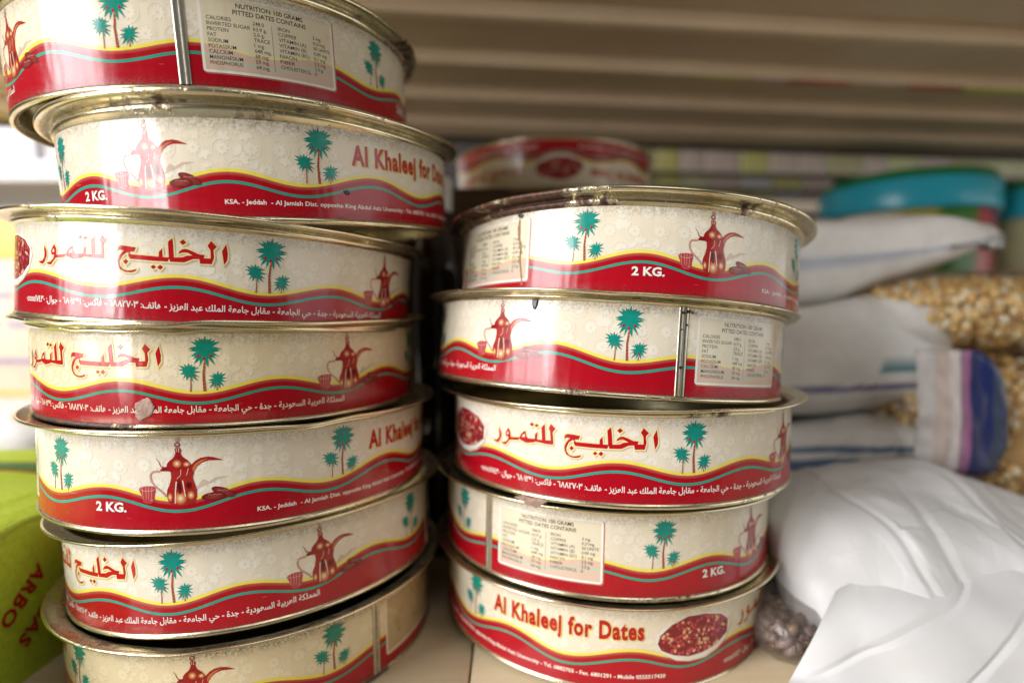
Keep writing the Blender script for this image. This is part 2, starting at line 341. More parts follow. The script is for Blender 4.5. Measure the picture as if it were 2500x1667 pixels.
class Art:
    def __init__(s): s.t = []                        # (layer, [(u, v, r, g, b)] * 3)
    def tri(s, layer, p, c): s.t.append((layer, [(q[0], q[1], *cc) for q, cc in zip(p, c)]))
    def poly(s, layer, pts, col, du=0, dv=0):
        pts = [(a + du, b + dv) for a, b in pts]
        cols = col if isinstance(col, list) else [col] * len(pts)
        for t in tessellate_polygon([[Vector((a, b, 0)) for a, b in pts]]):
            s.tri(layer, [pts[i] for i in t], [cols[i] for i in t])
    def ell(s, layer, c, ax, ay, rot, ccol, ecol, n=14):
        cr, sr = cos(rot), sin(rot)
        P = []
        for i in range(n):
            a = 2 * pi * i / n; x, y = ax * cos(a), ay * sin(a)
            P.append((c[0] + x * cr - y * sr, c[1] + x * sr + y * cr))
        for i in range(n): s.tri(layer, [c, P[i], P[(i + 1) % n]], [ccol, ecol, ecol])
    def glow(s, layer, c, ax, ay, c0, c1, c2, n=18):
        P = [(cos(2 * pi * i / n), sin(2 * pi * i / n)) for i in range(n)]
        e = lambda q, k: (c[0] + q[0] * ax * k, c[1] + q[1] * ay * k)
        for i in range(n):
            a, b = P[i], P[(i + 1) % n]
            s.tri(layer, [c, e(a, .5), e(b, .5)], [c0, c1, c1])
            s.tri(layer, [e(a, .5), e(a, 1), e(b, 1)], [c1, c2, c2]); s.tri(layer, [e(a, .5), e(b, 1), e(b, .5)], [c1, c2, c1])
    def stroke(s, layer, pts, w, col, w1=None):
        w1 = w if w1 is None else w1
        L, Rr = [], []
        n = len(pts)
        for i, p in enumerate(pts):
            a = Vector(pts[max(0, i - 1)]); b = Vector(pts[min(n - 1, i + 1)])
            d = (b - a).normalized(); nrm = Vector((-d.y, d.x)); ww = (w + (w1 - w) * i / (n - 1)) / 2
            L.append((p[0] + nrm.x * ww, p[1] + nrm.y * ww)); Rr.append((p[0] - nrm.x * ww, p[1] - nrm.y * ww))
        for i in range(n - 1):
            s.tri(layer, [L[i], Rr[i], Rr[i + 1]], [col] * 3); s.tri(layer, [L[i], Rr[i + 1], L[i + 1]], [col] * 3)
    def raw(s, layer, tris, col, du=0, dv=0):
        for t in tris: s.tri(layer, [(a + du, b + dv) for a, b in t], [col] * 3)
    def build(s, name, step=3.0, keep=None):
        V, F, C, UV, N = [], [], [], [], []
        for layer, t in s.t:
            if keep and not keep(t): continue
            u0 = min(q[0] for q in t); u1 = max(q[0] for q in t)
            k0 = math.floor(u0 / step); k1 = math.floor((u1 - 1e-9) / step)
            for k in range(k0, k1 + 1):
                p = t
                if k > k0: p = clip(p, k * step, False)
                if k < k1 and len(p) > 2: p = clip(p, (k + 1) * step, True)
                if len(p) < 3: continue
                ar = sum(p[i][0] * p[(i + 1) % len(p)][1] - p[(i + 1) % len(p)][0] * p[i][1] for i in range(len(p)))
                if abs(ar) < 1e-7: continue
                if ar < 0: p = p[::-1]
                b = len(V)
                for q in p:
                    a = q[0] / RAD; r = (RAD + layer) * 0.001
                    V.append((r * sin(a), -r * cos(a), q[1] * 0.001)); N.append((sin(a), -cos(a), 0.0))
                    C.append(q[2:5]); UV += [q[0] * 0.1, q[1] * 0.1]
                F.append(tuple(range(b, b + len(p))))
        me = pydata(name, V, F)
        set_col(me, C)
        uv = me.uv_layers.new(name='UVMap'); uv.data.foreach_set('uv', UV)   # loops run in vertex order: vertices are unshared
        me.normals_split_custom_set_from_vertices(N)
        me.materials.append(M_PRINT)
        return me

_tc = {}
def text2d(s, bold=0.0, res=2, spacing=1.0):
    key = (s, bold, res, spacing)
    if key in _tc: return _tc[key]
    c = bpy.data.curves.new('lettering', 'FONT'); c.body = s; c.offset = bold; c.resolution_u = res; c.space_character = spacing
    o = bpy.data.objects.new('lettering', c); COL.objects.link(o)
    bpy.context.view_layer.update()
    ev = o.evaluated_get(bpy.context.evaluated_depsgraph_get()); me = ev.to_mesh(); me.calc_loop_triangles()
    P = [(v.co.x, v.co.y) for v in me.vertices]
    T = [tuple(P[i] for i in t.vertices) for t in me.loop_triangles]
    ev.to_mesh_clear(); bpy.data.objects.remove(o); bpy.data.curves.remove(c)
    xs = [q[0] for t in T for q in t]; ys = [q[1] for t in T for q in t]
    _tc[key] = (T, min(xs), max(xs), min(ys), max(ys))
    return _tc[key]
CAP = 0.729
def text_fit(s, cap, width=None, bold=0.0, res=2, scale_x=None, ref=None, spacing=1.0):
    """triangles with the left end at 0 and the baseline at 0; cap height in mm; width in mm if given"""
    T, x0, x1, y0, y1 = text2d(s, bold, res, spacing)
    if ref is not None: T0, x0, x1, _, _ = text2d(s, ref, res, spacing)
    k = cap / CAP
    kx = width / (x1 - x0) if width else k * (scale_x or 1)
    return [tuple(((a - x0) * kx, b * k) for a, b in t) for t in T], (x1 - x0) * kx

# Arabic: join letters into their contextual forms, right to left
AF = {'ا': 0xFE8D, 'ب': 0xFE8F, 'ة': 0xFE93, 'ت': 0xFE95, 'ج': 0xFE9D, 'ح': 0xFEA1, 'خ': 0xFEA5, 'د': 0xFEA9, 'ر': 0xFEAD, 'ز': 0xFEAF, 'س': 0xFEB1, 'ع': 0xFEC9,
      'ف': 0xFED1, 'ق': 0xFED5, 'ك': 0xFED9, 'ل': 0xFEDD, 'م': 0xFEE1, 'ن': 0xFEE5, 'ه': 0xFEE9, 'و': 0xFEED, 'ي': 0xFEF1}
RJ = 'اةدرزو'
def shape_ar(s):
    out = []
    for i, ch in enumerate(s):
        if ch not in AF: out.append(ch); continue
        prv = i > 0 and s[i - 1] in AF and s[i - 1] not in RJ
        nxt = i + 1 < len(s) and s[i + 1] in AF and ch not in RJ
        out.append(chr(AF[ch] + (3 if prv and nxt else 2 if nxt else 1 if prv else 0)))
    words, res = ''.join(out).split(' '), []
    for w in reversed(words):
        if any(0x660 <= ord(c) <= 0x669 for c in w): res.append(w)
        else: res.append(w[::-1])
    return ' '.join(res)

def off_poly(pts, d):
    n = len(pts); out = []
    ar = sum(pts[i][0] * pts[(i + 1) % n][1] - pts[(i + 1) % n][0] * pts[i][1] for i in range(n))
    sg = 1 if ar > 0 else -1
    for i in range(n):
        a, b, c = Vector(pts[i - 1]), Vector(pts[i]), Vector(pts[(i + 1) % n])
        e0 = (b - a).normalized(); e1 = (c - b).normalized()
        m = Vector((e0.y + e1.y, -e0.x - e1.x)) * sg
        if m.length < 1e-4: m = Vector((e0.y, -e0.x)) * sg
        m.normalize()
        k = max(0.45, m.dot(Vector((e0.y, -e0.x)) * sg))
        out.append((b.x + m.x * d / k, b.y + m.y * d / k))
    return out
S = lambda L, u0=0.0, v0=0.0: [(a * 0.01 + u0, b * 0.01 + v0) for a, b in L]

PRINTS = []            # (name, mesh)
def make_label():
    V, F, C, UV, N = [], [], [], [], []
    n = 360
    for i in range(n):
        a0, a1 = i, i + 1
        w0, w1 = wave(a0), wave(a1)
        def rows(w): return [0, 1.2, w - 6.9, w - 6.9, w - 5.6, w - 5.6, w - 3.6, w - 1.75, w - 1.75, w - 0.25, w - 0.25, w + 0.7, w + 8, HL]
        cols = [RED, RED, RED, TEAL, TEAL, RED, RED_D, PINK, YEL, YEL, (0.78, 0.68, 0.44), CREAM, CREAM, CREAM]
        r0, r1 = rows(w0), rows(w1)
        for k in range(13):
            if k in (2, 4, 7, 9): continue
            b = len(V)
            for (a, rr, kk) in ((a0, r0, k), (a1, r1, k), (a1, r1, k + 1), (a0, r0, k + 1)):
                t = radians(a)
                V.append((RAD * 0.001 * sin(t), -RAD * 0.001 * cos(t), rr[kk] * 0.001)); N.append((sin(t), -cos(t), 0)); C.append(cols[kk]); UV += [a * DEG * 0.1, rr[kk] * 0.1]
            F.append((b, b + 1, b + 2, b + 3))
    me = pydata('printed_label', V, F); set_col(me, C)
    uv = me.uv_layers.new(name='UVMap'); uv.data.foreach_set('uv', UV)
    me.normals_split_custom_set_from_vertices(N); me.materials.append(M_PRINT)
    return me
LABEL_ME = make_label()

def damask():
    A = Art(); r = random.Random(5)
    cell = 2 * pi * RAD / 56
    def leaf(layer, u, v, L, W, ang, col, du, dv):
        pts = []
        for t in (0, .3, .65, 1): pts.append((t * L, W * sin(pi * min(1, t * 1.02)) * (1 - .3 * t)))
        pts += [(t * L, -W * sin(pi * t) * (1 - .3 * t)) for t in (.65, .3)]
        ca, sa = cos(ang), sin(ang)
        A.poly(layer, [(u + x * ca - y * sa + du, v + x * sa + y * ca + dv) for x, y in pts], col)
    def motif(u, v, flip, s):
        for layer, col, du, dv in ((.022, CREAM_D, .16, -.18), (.034, CREAM_L, 0, 0)):
            for k in range(9):
                a = 2 * pi * k / 9 + flip
                leaf(layer + (k % 2) * .003, u + cos(a) * .4 * s, v + sin(a) * .4 * s, 2.9 * s, .95 * s, a, col, du, dv)
            P = [(u + 4.3 * s * cos(a + flip), v + 4.3 * s * sin(a + flip)) for a in [0.3 + .42 * q for q in range(8)]]
            A.stroke(layer + .006, [(x + du, y + dv) for x, y in P], .7 * s, col, .2 * s)
            e = P[0]
            for q, aa in enumerate((flip + .2, flip - .6, flip - 1.3)):
                leaf(layer + .008 + q * .001, e[0], e[1], 4.2 * s, 1.4 * s, aa, col, du, dv)
        A.ell(.046, (u, v), .5 * s, .5 * s, 0, (.74, .66, .50), (.77, .70, .55), 8)
    for j in range(3):
        for i in range(56):
            u = (i + (.5 if j % 2 else 0)) * cell; v = 21.5 + j * 9.2
            motif(u, v, (i * 1.9 + j * 2.3) % 6.28, 1.02)
    def keep(t): return all(q[1] < HL - .1 and q[1] > wave(q[0] / DEG) + .5 for q in t)
    return A.build('embossed_pattern', keep=keep)
PRINTS.append(('embossed_pattern', damask()))

def palm(anchor):
    A = Art(); D = ART['PALM']; u0 = AV[anchor] * DEG
    base = wave(AV[anchor]) - wave(AV['pC'])
    def one(c, tips, ber, tr, wl, wt, rb, r0):
        c = S(c, u0, base)[0]
        r = random.Random(3)
        n = 18
        A.poly(.110, [(c[0] + 2.0 * rb * cos(2 * pi * i / n) * (1.12 if i % 2 else .84), c[1] - .1 * rb + 1.9 * rb * .8 * sin(2 * pi * i / n) * (1.06 if i % 2 else .88)) for i in range(n)], TEAL_P)
        for i, t in enumerate(S(tips, u0, base)):
            dx, dy = t[0] - c[0], t[1] - c[1]; L = sqrt(dx * dx + dy * dy); ux, uy = dx / L, dy / L; px, py = -uy, ux
            s0 = .1 * L; wq = wl * (1.1 if i % 2 else .85); sag = (.06 if dy > 0 else -.02) * L
            m = (c[0] + dx * .62, c[1] + dy * .62 + sag)
            k = 1 + .18 * (r.random() - .5)
            col = tuple(q * k for q in TEAL_P)
            A.poly(.114 + .002 * (i % 6), [(c[0] + ux * s0 + px * wq, c[1] + uy * s0 + py * wq), (m[0] + px * wq * .62, m[1] + py * wq * .62), t, (m[0] - px * wq * .62, m[1] - py * wq * .62), (c[0] + ux * s0 - px * wq, c[1] + uy * s0 - py * wq)], col)
        T = S(tr, u0, base)
        A.stroke(.132, T, wt * .62, (.34, .06, .02), wt)
        nn = 9 if wt > .6 else 6
        for k in range(nn):
            t = (k + .5) / nn
            p = [T[0][i] + (T[-1][i] - T[0][i]) * t for i in (0, 1)]
            A.stroke(.136, [(p[0] - wt * .3, p[1] + .1), (p[0] + wt * .25, p[1] + .32)], .16, (.68, .55, .36))
        for q in S(ber, u0, base):
            A.ell(.140, (q[0] + .04, q[1] - .04), rb * .31 + .04, rb * .32 + .06, 0, (.03, .02, .02), (.03, .02, .02), 9)
            A.ell(.144, q, rb * .30, rb * .33, .3, (.55, .012, .016), (.46, .006, .012), 9)
    one(D['c'], D['tips'], D['ber'], D['tr'], 1.15, 1.25, 2.1, 1)
    # the trunks end on the wave
    one(D['c2'], D['tips2'], D['ber2'], D['tr2'], .72, .62, 1.25, 1)
    one(D['c3'], D['tips3'], D['ber3'], D['tr3'], .62, .55, 1.1, 1)
    return A.build('palm_print')
for k in ('pA', 'pB', 'pC', 'pD'): PRINTS.append(('palm_print', palm(k)))

def pot(anchor):
    A = Art(); D = ART['POT']; u0 = AV[anchor] * DEG; v0 = 0
    g = lambda k: S(D[k], u0, v0)
    dk = (.25, .008, .010); md = (.34, .020, .016); lt = (.80, .58, .30); pk = (.72, .36, .30)
    A.poly(.100, g('shad'), (.60, .48, .38))
    A.stroke(.106, g('handle'), .85, (.30, .02, .02), .75); A.stroke(.108, g('handle'), .32, (.78, .56, .46), .28)
    A.stroke(.106, g('tail'), .25, dk, .5)
    A.poly(.110, g('spout'), md); A.poly(.113, g('spoutl'), (.55, .17, .07))
    A.poly(.114, g('lip'), dk); A.poly(.118, g('body'), md); A.poly(.122, g('lid'), (.30, .012, .014))
    hl = g('hl')
    for k_, (q, rx_, ry_) in enumerate(zip((hl[3], hl[4], hl[0], hl[1], hl[2]), (1.2, 1.7, 2.1, 1.7, 3.0), (2.2, 2.2, 2.0, 1.3, 3.3))):
        A.glow(.124 + .0012 * k_, q, rx_, ry_, (.90, .78, .54), (.60, .27, .11), md if k_ != 3 else (.32, .02, .02))
    for q, rx_, ry_ in zip(g('dk'), (1.1, 1.5, .4), (3.6, 1.8, .5)): A.ell(.132, q, rx_, ry_, .1, (.045, .004, .006), (.20, .010, .010), 14)
    for k in ('st1', 'st2'): A.stroke(.138, g(k), .46, (.86, .74, .62), .36)
    for k in ('st3', 'st4'): A.stroke(.138, g(k), .24, (.80, .58, .45), .22)
    b1, b2 = g('ball1')[0], g('ball2')[0]
    A.ell(.127, b1, .85, .85, 0, (.82, .70, .55), (.30, .03, .03), 12)
    A.ell(.130, b2, 1.35, 1.25, 0, (.62, .30, .25), (.14, .005, .008), 14); A.ell(.134, (b2[0], b2[1] + .2), .8, .5, 0, (.86, .80, .74), (.60, .30, .26), 10)
    A.stroke(.136, [(b2[0] + .6, b2[1] - 1.6), (b2[0] + .6, b2[1] - 3.4)], .35, (.74, .48, .40))
    A.stroke(.136, [(b2[0] - .4, b2[1] - 1.6), (b2[0] - .3, b2[1] - 3.3)], .35, (.70, .40, .34))
    gl = g('glass'); A.poly(.112, gl, (.42, .055, .06))
    for i in range(4):
        x = gl[0][0] + 1.6 + i * 1.75 - (0.2 * i if i > 1 else 0); A.stroke(.118, [(x, gl[3][1] - .4), (x + (1.2 - i * .8) * .35, gl[8][1] + .8)], .32, (.66, .30, .28), .18)
    A.stroke(.122, g('glin'), .15, (.82, .62, .55))
    A.stroke(.122, [gl[0], gl[2], gl[3], gl[4], gl[5]], .13, (.78, .55, .48))
    A.ell(.123, (gl[8][0] - 1.4, gl[8][1] + .3), .9, .3, 0, (.78, .50, .46), (.42, .06, .06), 10)
    for k, col in (('d2', (.17, .016, .016)), ('d1', (.14, .010, .012))):
        P = g(k); c, e, w = P
        ang = atan2(e[1] - c[1], e[0] - c[0]); ax = sqrt((e[0] - c[0]) ** 2 + (e[1] - c[1]) ** 2)
        off = 0 if k == 'd2' else .006
        A.ell(.124 + off, c, ax * 1.0, 2.05, ang, (.30, .05, .045), col, 18)
        for t in (-.35, .05, .4):
            A.stroke(.127 + off, [(c[0] + t * ax - .6, c[1] + .8), (c[0] + t * ax + .3, c[1] + 1.0 - t * .3), (c[0] + t * ax + 1.3, c[1] + .5)], .28, (.55, .28, .24), .1)
    return A.build('coffee_pot_print')
for k in ('p1', 'p2'): PRINTS.append(('coffee_pot_print', pot(k)))

def arabic_name():
    A = Art(); u0 = ART['ARC'] * DEG
    for i, P in enumerate(ART['AR']):
        q = S(P, u0)
        o = off_poly(q, .62)
        A.poly(.100 + .001 * i, [(a + .55, b - .75) for a, b in off_poly(q, .4)], (.56, .46, .32))
        A.poly(.124 + .001 * i, o, (.84, .74, .38))
        A.poly(.150 + .001 * i, q, (.24, .004, .010))
        A.poly(.176 + .001 * i, [(a + (-.10), b + .10) for a, b in off_poly(q, -.12)], (.48, .006, .016))
    for P in ART['ARH']: A.poly(.204, S(P, u0), CREAM)
    return A.build('arabic_lettering')
PRINTS.append(('arabic_lettering', arabic_name()))

def latin_name():
    A = Art(); u0 = AV['AlL'] * DEG; W = (AV['DaR'] - AV['AlL']) * DEG
    s = 'Al Khaleej for Dates'; cap = 9.8; v = 27.4
    for layer, b, col, du, dv in ((.100, .045, (.56, .46, .32), .7, -.55), (.112, .062, (.80, .74, .14), .22, -.15), (.128, .045, (.44, .012, .012), 0, 0)):
        t, w = text_fit(s, cap, W, bold=b, res=3, ref=.045, spacing=1.12)
        A.raw(layer, t, col, u0 + du, v + dv)
    return A.build('name_lettering')
PRINTS.append(('name_lettering', latin_name()))

def weight():
    A = Art()
    t, w = text_fit('2 KG.', 4.4, (AV['kgR'] - AV['kgL']) * DEG, bold=.035, ref=.035)
    A.raw(.10, t, (.10, .0, .005), AV['kgL'] * DEG + .25, 8.6 - .25); A.raw(.115, t, WHITE, AV['kgL'] * DEG, 8.6)
    return A.build('weight_lettering')
PRINTS.append(('weight_lettering', weight()))

def address_en():
    A = Art()
    t, w = text_fit('KSA. - Jeddah  - Al Jamiah Dist. opposite King Abdul Aziz Uneversity - Tel. 6882703 - Fax. 6801291 - Mobile 0555517430', 2.15, (189.9 - 105.9) * DEG, bold=.022, res=2, ref=.022)
    A.raw(.10, t, WHITE, 105.9 * DEG, 5.6)
    return A.build('address_lettering')
def address_ar():
    A = Art()
    t, w = text_fit(shape_ar('المملكة العربية السعودية - جدة - حي الجامعة - مقابل جامعة الملك عبد العزيز - هاتف: ٦٨٨٢٧٠٣ - فاكس: ٦٨٠١٢٩١ - جوال: ٠٥٥٥٥١٧٤٣٠'), 3.1, (310.6 - 210.2) * DEG, bold=.016, res=1, ref=.016)
    A.raw(.10, t, WHITE, 210.2 * DEG, 5.6)
    return A.build('address_lettering')
PRINTS.append(('address_lettering', address_en())); PRINTS.append(('address_lettering', address_ar()))

def nutrition(worn=False):
    A = Art(); u0, u1, v0, v1 = AV['nL'] * DEG, AV['nR'] * DEG, 6.2, 40.2
    def rr(u0, u1, v0, v1, r):
        P = []
        for cx, cy, a0 in ((u1 - r, v1 - r, 0), (u0 + r, v1 - r, 90), (u0 + r, v0 + r, 180), (u1 - r, v0 + r, 270)):
            for k in range(5): a = radians(a0 + 22.5 * k); P.append((cx + r * cos(a), cy + r * sin(a)))
        return P
    A.poly(.050, rr(u0 + .3, u1 + .7, v0 - .7, v1, 1.6), (.45, .16, .12))
    A.poly(.060, rr(u0, u1, v0, v1, 1.5), WHITE)
    i0, i1, w0_, w1_ = u0 + 1.2, u1 - 1.2, v0 + 1.2, v1 - .9
    base = CREAM_L if not worn else (.36, .27, .17)
    def mx(c, k=.74): return tuple(a * (1 - k) + b * k for a, b in zip(c, (.80, .74, .60)))
    n = 40
    for i in range(n):
        ua, ub = i0 + (i1 - i0) * i / n, i0 + (i1 - i0) * (i + 1) / n
        wa, wb = wave(ua / DEG), wave(ub / DEG)
        bands = [(-50, -6.9, mx(RED, .70)), (-6.9, -5.6, mx(TEAL, .62)), (-5.6, -1.75, mx(RED, .68)), (-1.75, -.25, mx(YEL, .62)), (-.25, 50, (.76, .70, .55))]
        for lo, hi, c in bands:
            if worn: c = (.50, .41, .28)
            a0, a1 = max(w0_, wa + lo), min(w1_, wa + hi); b0, b1 = max(w0_, wb + lo), min(w1_, wb + hi)
            if a1 <= a0 or b1 <= b0: continue
            A.tri(.075, [(ua, a0), (ub, b0), (ub, b1)], [c] * 3); A.tri(.075, [(ua, a0), (ub, b1), (ua, a1)], [c] * 3)
    if worn:
        r = random.Random(2)
        for k in range(26):
            c = (i0 + r.random() * (i1 - i0), w0_ + 3 + r.random() * (w1_ - w0_ - 6)); k_ = r.choice([.6, 1.1, 1.9])
            cc = tuple(min(.7, x * k_) for x in (.36, .26, .16)); A.ell(.080 + .001 * k, c, .8 + 3 * r.random(), 1 + 5 * r.random(), r.random(), cc, (.48, .39, .265), 12)
        return A.build('nutrition_panel')
    ink = (.035, .028, .024)
    def put(s, deg, v, cap, bold=.004, width=None, right=None):
        t, w = text_fit(s, cap, width, bold=bold, res=3, ref=bold, scale_x=.98)
        A.raw(.090, t, ink, deg * DEG, v)
    put('NUTRITION 100 GRAMS', 13.6, 35.9, 2.15, .014, (29.6 - 13.6) * DEG); put('PITTED DATES CONTAINS', 12.8, 32.9, 2.15, .014, (30.3 - 12.8) * DEG)
    Lc = ['CALORIES', 'INVERTED SUGAR', 'PROTEIN', 'FAT', 'SODIUM', 'POTASSIUM', 'CALCIUM', 'MANGNESIUM', 'PHOSPHORUS']
    Lv = ['248.0', '63.9 g.', '2.0 g.', 'TRACE', '1 mg', '648 mg.', '68 mg.', '59 mg.', '64 mg.']
    Rc = ['IRON', 'COPPER', 'VITAMIN (A)', 'VITAMIN (B)', 'VITAMIN (B1)', 'NIACIN', 'FIBER', 'CHOLESTEROL']
    Rv = ['3 mg.', '0.21mg.', '50 UNITS', '0.09 mg.', '0.1 mg.', '2.2 mg.', '2.3 g.', '0']
    wd_ = [5.4, 9.6, 4.6, 1.9, 4.3, 6.0, 5.1, 7.3, 7.2]
    for i, s in enumerate(Lc): put(s, 6.9, 29.6 - i * 2.48, 1.75, .004, wd_[i] * DEG)
    for i, s in enumerate(Lv): put(s, 17.1, 29.4 - i * 2.46, 1.75, .004)
    for i, s in enumerate(Rc): put(s, 23.0, 29.2 - i * 2.52, 1.75, .004, [2.9, 4.6, 7, 7, 7.6, 4.2, 3.7, 7.9][i] * DEG)
    for i, s in enumerate(Rv): put(s, 32.0 if i < 7 else 31.9, 29.0 - i * 2.5 - (2.0 if i == 7 else 0) * 0, 1.66, .010)
    A.stroke(.09, [(21.5 * DEG, 30.4), (21.5 * DEG, 9.6)], .16, ink)
    return A.build('nutrition_panel')
NUT = nutrition(); NUT_WORN = nutrition(True)
PRINTS.append(('nutrition_panel', NUT))

def bowl():
    A = Art(); u0 = ART['BOWLC'] * DEG; r = random.Random(4)
    out, inn = [S(q, u0) for q in ART['BOWL']]
    A.poly(.060, [(a + .7, b - .6) for a, b in out], (.55, .44, .32))
    A.poly(.070, out, (.80, .78, .74)); A.poly(.080, inn, (.22, .015, .022))
    us = [q[0] for q in inn]; vs = [q[1] for q in inn]
    def inside(x, y):
        c = False
        for i in range(len(inn)):
            (x0, y0), (x1, y1) = inn[i - 1], inn[i]
            if (y0 > y) != (y1 > y) and x < (x1 - x0) * (y - y0) / (y1 - y0) + x0: c = not c
        return c
    k = 0
    while k < 230:
        x = min(us) + r.random() * (max(us) - min(us)); y = min(vs) + r.random() * (max(vs) - min(vs))
        if not inside(x, y) or not all(inside(x + dx, y + dy) for dx, dy in ((.8, 0), (-.8, 0), (0, .8), (0, -.8))): continue
        t = r.random()
        c = (.42, .04, .05) if t < .5 else (.28, .016, .03) if t < .78 else (.62, .36, .20)
        A.ell(.085 + .0008 * (k % 60), (x, y), .75 + .5 * r.random(), .6 + .3 * r.random(), r.random() * 3, tuple(min(.8, q * 1.5 + .04) for q in c), c, 9)
        k += 1
    return A.build('date_bowl_print')
PRINTS.append(('date_bowl_print', bowl()))
# ------------------------------------------------------------------ the tins
def gsum(a_deg, items):
    s = 0.0
    for c, w, amp in items:
        d = (a_deg - c + 180) % 360 - 180
        s += amp * math.exp(-(d / w) ** 2)
    return s
RIM_PROF = [  # r, z, dent weight, crease
    (109.7, 43.1, 0, .5), (110.15, 43.5, .15, .9), (110.6, 43.8, .45, .35), (111.6, 44.2, .8, 0), (112.2, 44.8, .9, 0), (112.2, 45.4, .9, 0), (111.6, 45.9, .9, .2), (110.8, 46.1, .9, .9), (110.7, 46.4, .9, 1),
    (111.6, 46.6, .95, .8), (114.0, 46.7, 1, .4), (116.4, 46.8, 1, .2), (117.7, 46.9, 1, .1), (118.6, 47.2, 1, 0), (118.9, 47.7, 1, 0), (118.7, 48.3, 1, 0), (118.0, 48.6, 1, 0), (117.2, 48.4, 1, .1), (116.6, 48.0, 1, .3),
    (115.0, 47.6, 1, .2), (112.8, 47.2, 1, .2), (111.3, 46.9, 1, .4), (110.0, 46.2, .95, .9), (108.4, 45.6, .9, .9), (107.8, 44.0, .6, .6), (107.4, 41.0, .3, .4)]
BOT_PROF = [(105.0, 5.5, 0, .5), (105.3, 1.0, 0, .4), (106.2, -1.6, 0, .2), (107.2, -2.8, 0, .1), (108.6, -3.1, 0, .1), (110.0, -2.8, 0, .1), (110.7, -2.0, 0, 0), (110.75, -1.1, 0, 0), (110.3, -.45, 0, .3), (109.9, -.1, 0, .9), (109.7, .25, 0, 1)]
BODY_PROF = [(0.5, 4.8), (60, 4.8), (98, 5.2), (104.9, 5.6), (104.9, 6.2), (108.4, 6.2), (108.4, 24), (108.5, 41.2), (109.6, 41.8), (109.88, 30), (109.88, 12), (109.88, .1)]
def ring_part(name, prof, mat, seed, dents, rust, parent, n=288, amp=.28, tall=1.0):
    v, f, ru, cr = [], [], [], []
    m = len(prof); rs = random.Random(seed)
    ph = [(rs.random() * 6.28, rs.random() * 6.28, k) for k in (2, 3, 5, 9, 17)]
    for i in range(n):
        a = 2 * pi * i / n; ad = math.degrees(a)
        wz = sum(sin(k * a + p) / k for p, q, k in ph) * amp
        wr = sum(sin(k * a + q) / k for p, q, k in ph) * amp
        dz = wz + gsum(ad, [(c, w, z) for c, w, z, r in dents]); dr = wr + gsum(ad, [(c, w, r) for c, w, z, r in dents])
        rr = gsum(ad, rust)
        for q in prof:
            r = (q[0] + dr * q[2]) * .001; z = ((q[1] if q[1] < 43.1 else 43.1 + (q[1] - 43.1) * tall) + dz * q[2]) * .001
            v.append((r * sin(a), -r * cos(a), z)); ru.append(min(1.0, rr)); cr.append(q[3])
    for i in range(n):
        j = (i + 1) % n
        for k in range(m - 1): f.append((i * m + k, j * m + k, j * m + k + 1, i * m + k + 1))
    me = pydata(name, v, f); setattr_f(me, 'rust', ru); setattr_f(me, 'crease', cr)
    return link(name, me, mat, parent)
def plain_attrs(me, rust=0.0, crease=0.0):
    n = len(me.vertices); setattr_f(me, 'rust', [rust] * n); setattr_f(me, 'crease', [crease] * n); return me
BODY_ME = plain_attrs(lathe('tin_body', [(r * .001, z * .001) for r, z in BODY_PROF], 192), 0, .15)
BODY_ME.materials.append(M_TININ)
def seam_mesh():
    c0, c1 = 359.75 - 360, 2.45
    V, F, ru, cr = [], [], [], []
    prof = [(0, -.1, .9), (.02, .35, .6), (.12, .55, 0), (.36, .60, 0), (.44, .42, 1), (.50, .36, 1), (.56, .42, 1), (.64, .62, 0), (.9, .55, 0), (.98, .35, .6), (1, -.1, .9)]
    zs = [k * 43.6 / 20 for k in range(21)]
    for z in zs:
        for t, h, q in prof:
            a = radians(c0 + (c1 - c0) * t); r = (RAD + h) * .001
            V.append((r * sin(a), -r * cos(a), z * .001)); ru.append(0.0); cr.append(q)
    m = len(prof)
    for i in range(20):
        for k in range(m - 1): F.append((i * m + k, i * m + k + 1, (i + 1) * m + k + 1, (i + 1) * m + k))
    me = pydata('side_seam', V, F); setattr_f(me, 'rust', ru); setattr_f(me, 'crease', cr); me.materials.append(M_SEAM); return me
SEAM_ME = seam_mesh()

def blob(name, poly, h, mat, parent, layer=.18, rough=.25, seed=1):
    """a thin irregular piece stuck on the wall of a tin: outline in (degrees, mm), h mm thick"""
    r = random.Random(seed)
    pts = [(a * DEG, v) for a, v in poly]
    c = (sum(q[0] for q in pts) / len(pts), sum(q[1] for q in pts) / len(pts))
    rings = [(1.0, 0), (.97, .7), (.86, 1.0), (.5, 1.05)]
    dense = []
    n = len(pts)
    for i in range(n):
        a, b = pts[i], pts[(i + 1) % n]
        for t in (0, .25, .5, .75): dense.append((a[0] + (b[0] - a[0]) * t + rough * (r.random() - .5), a[1] + (b[1] - a[1]) * t + rough * (r.random() - .5)))
    V, F = [], []
    m = len(dense)
    for s, hh in rings:
        for q in dense:
            u, v = c[0] + (q[0] - c[0]) * s, c[1] + (q[1] - c[1]) * s
            rr = (RAD + layer + h * hh * (.8 + .4 * r.random())) * .001; a = u / RAD
            V.append((rr * sin(a), -rr * cos(a), v * .001))
    a = c[0] / RAD; rr = (RAD + layer + h) * .001; V.append((rr * sin(a), -rr * cos(a), c[1] * .001))
    for k in range(len(rings) - 1):
        for i in range(m): j = (i + 1) % m; F.append((k * m + i, k * m + j, (k + 1) * m + j, (k + 1) * m + i))
    for i in range(m): F.append((3 * m + i, 3 * m + (i + 1) % m, 4 * m))
    me = pydata(name, V, F); bm = bmesh.new(); bm.from_mesh(me); bmesh.ops.recalc_face_normals(bm, faces=bm.faces); bm.to_mesh(me); bm.free()
    return link(name, me, mat, parent)

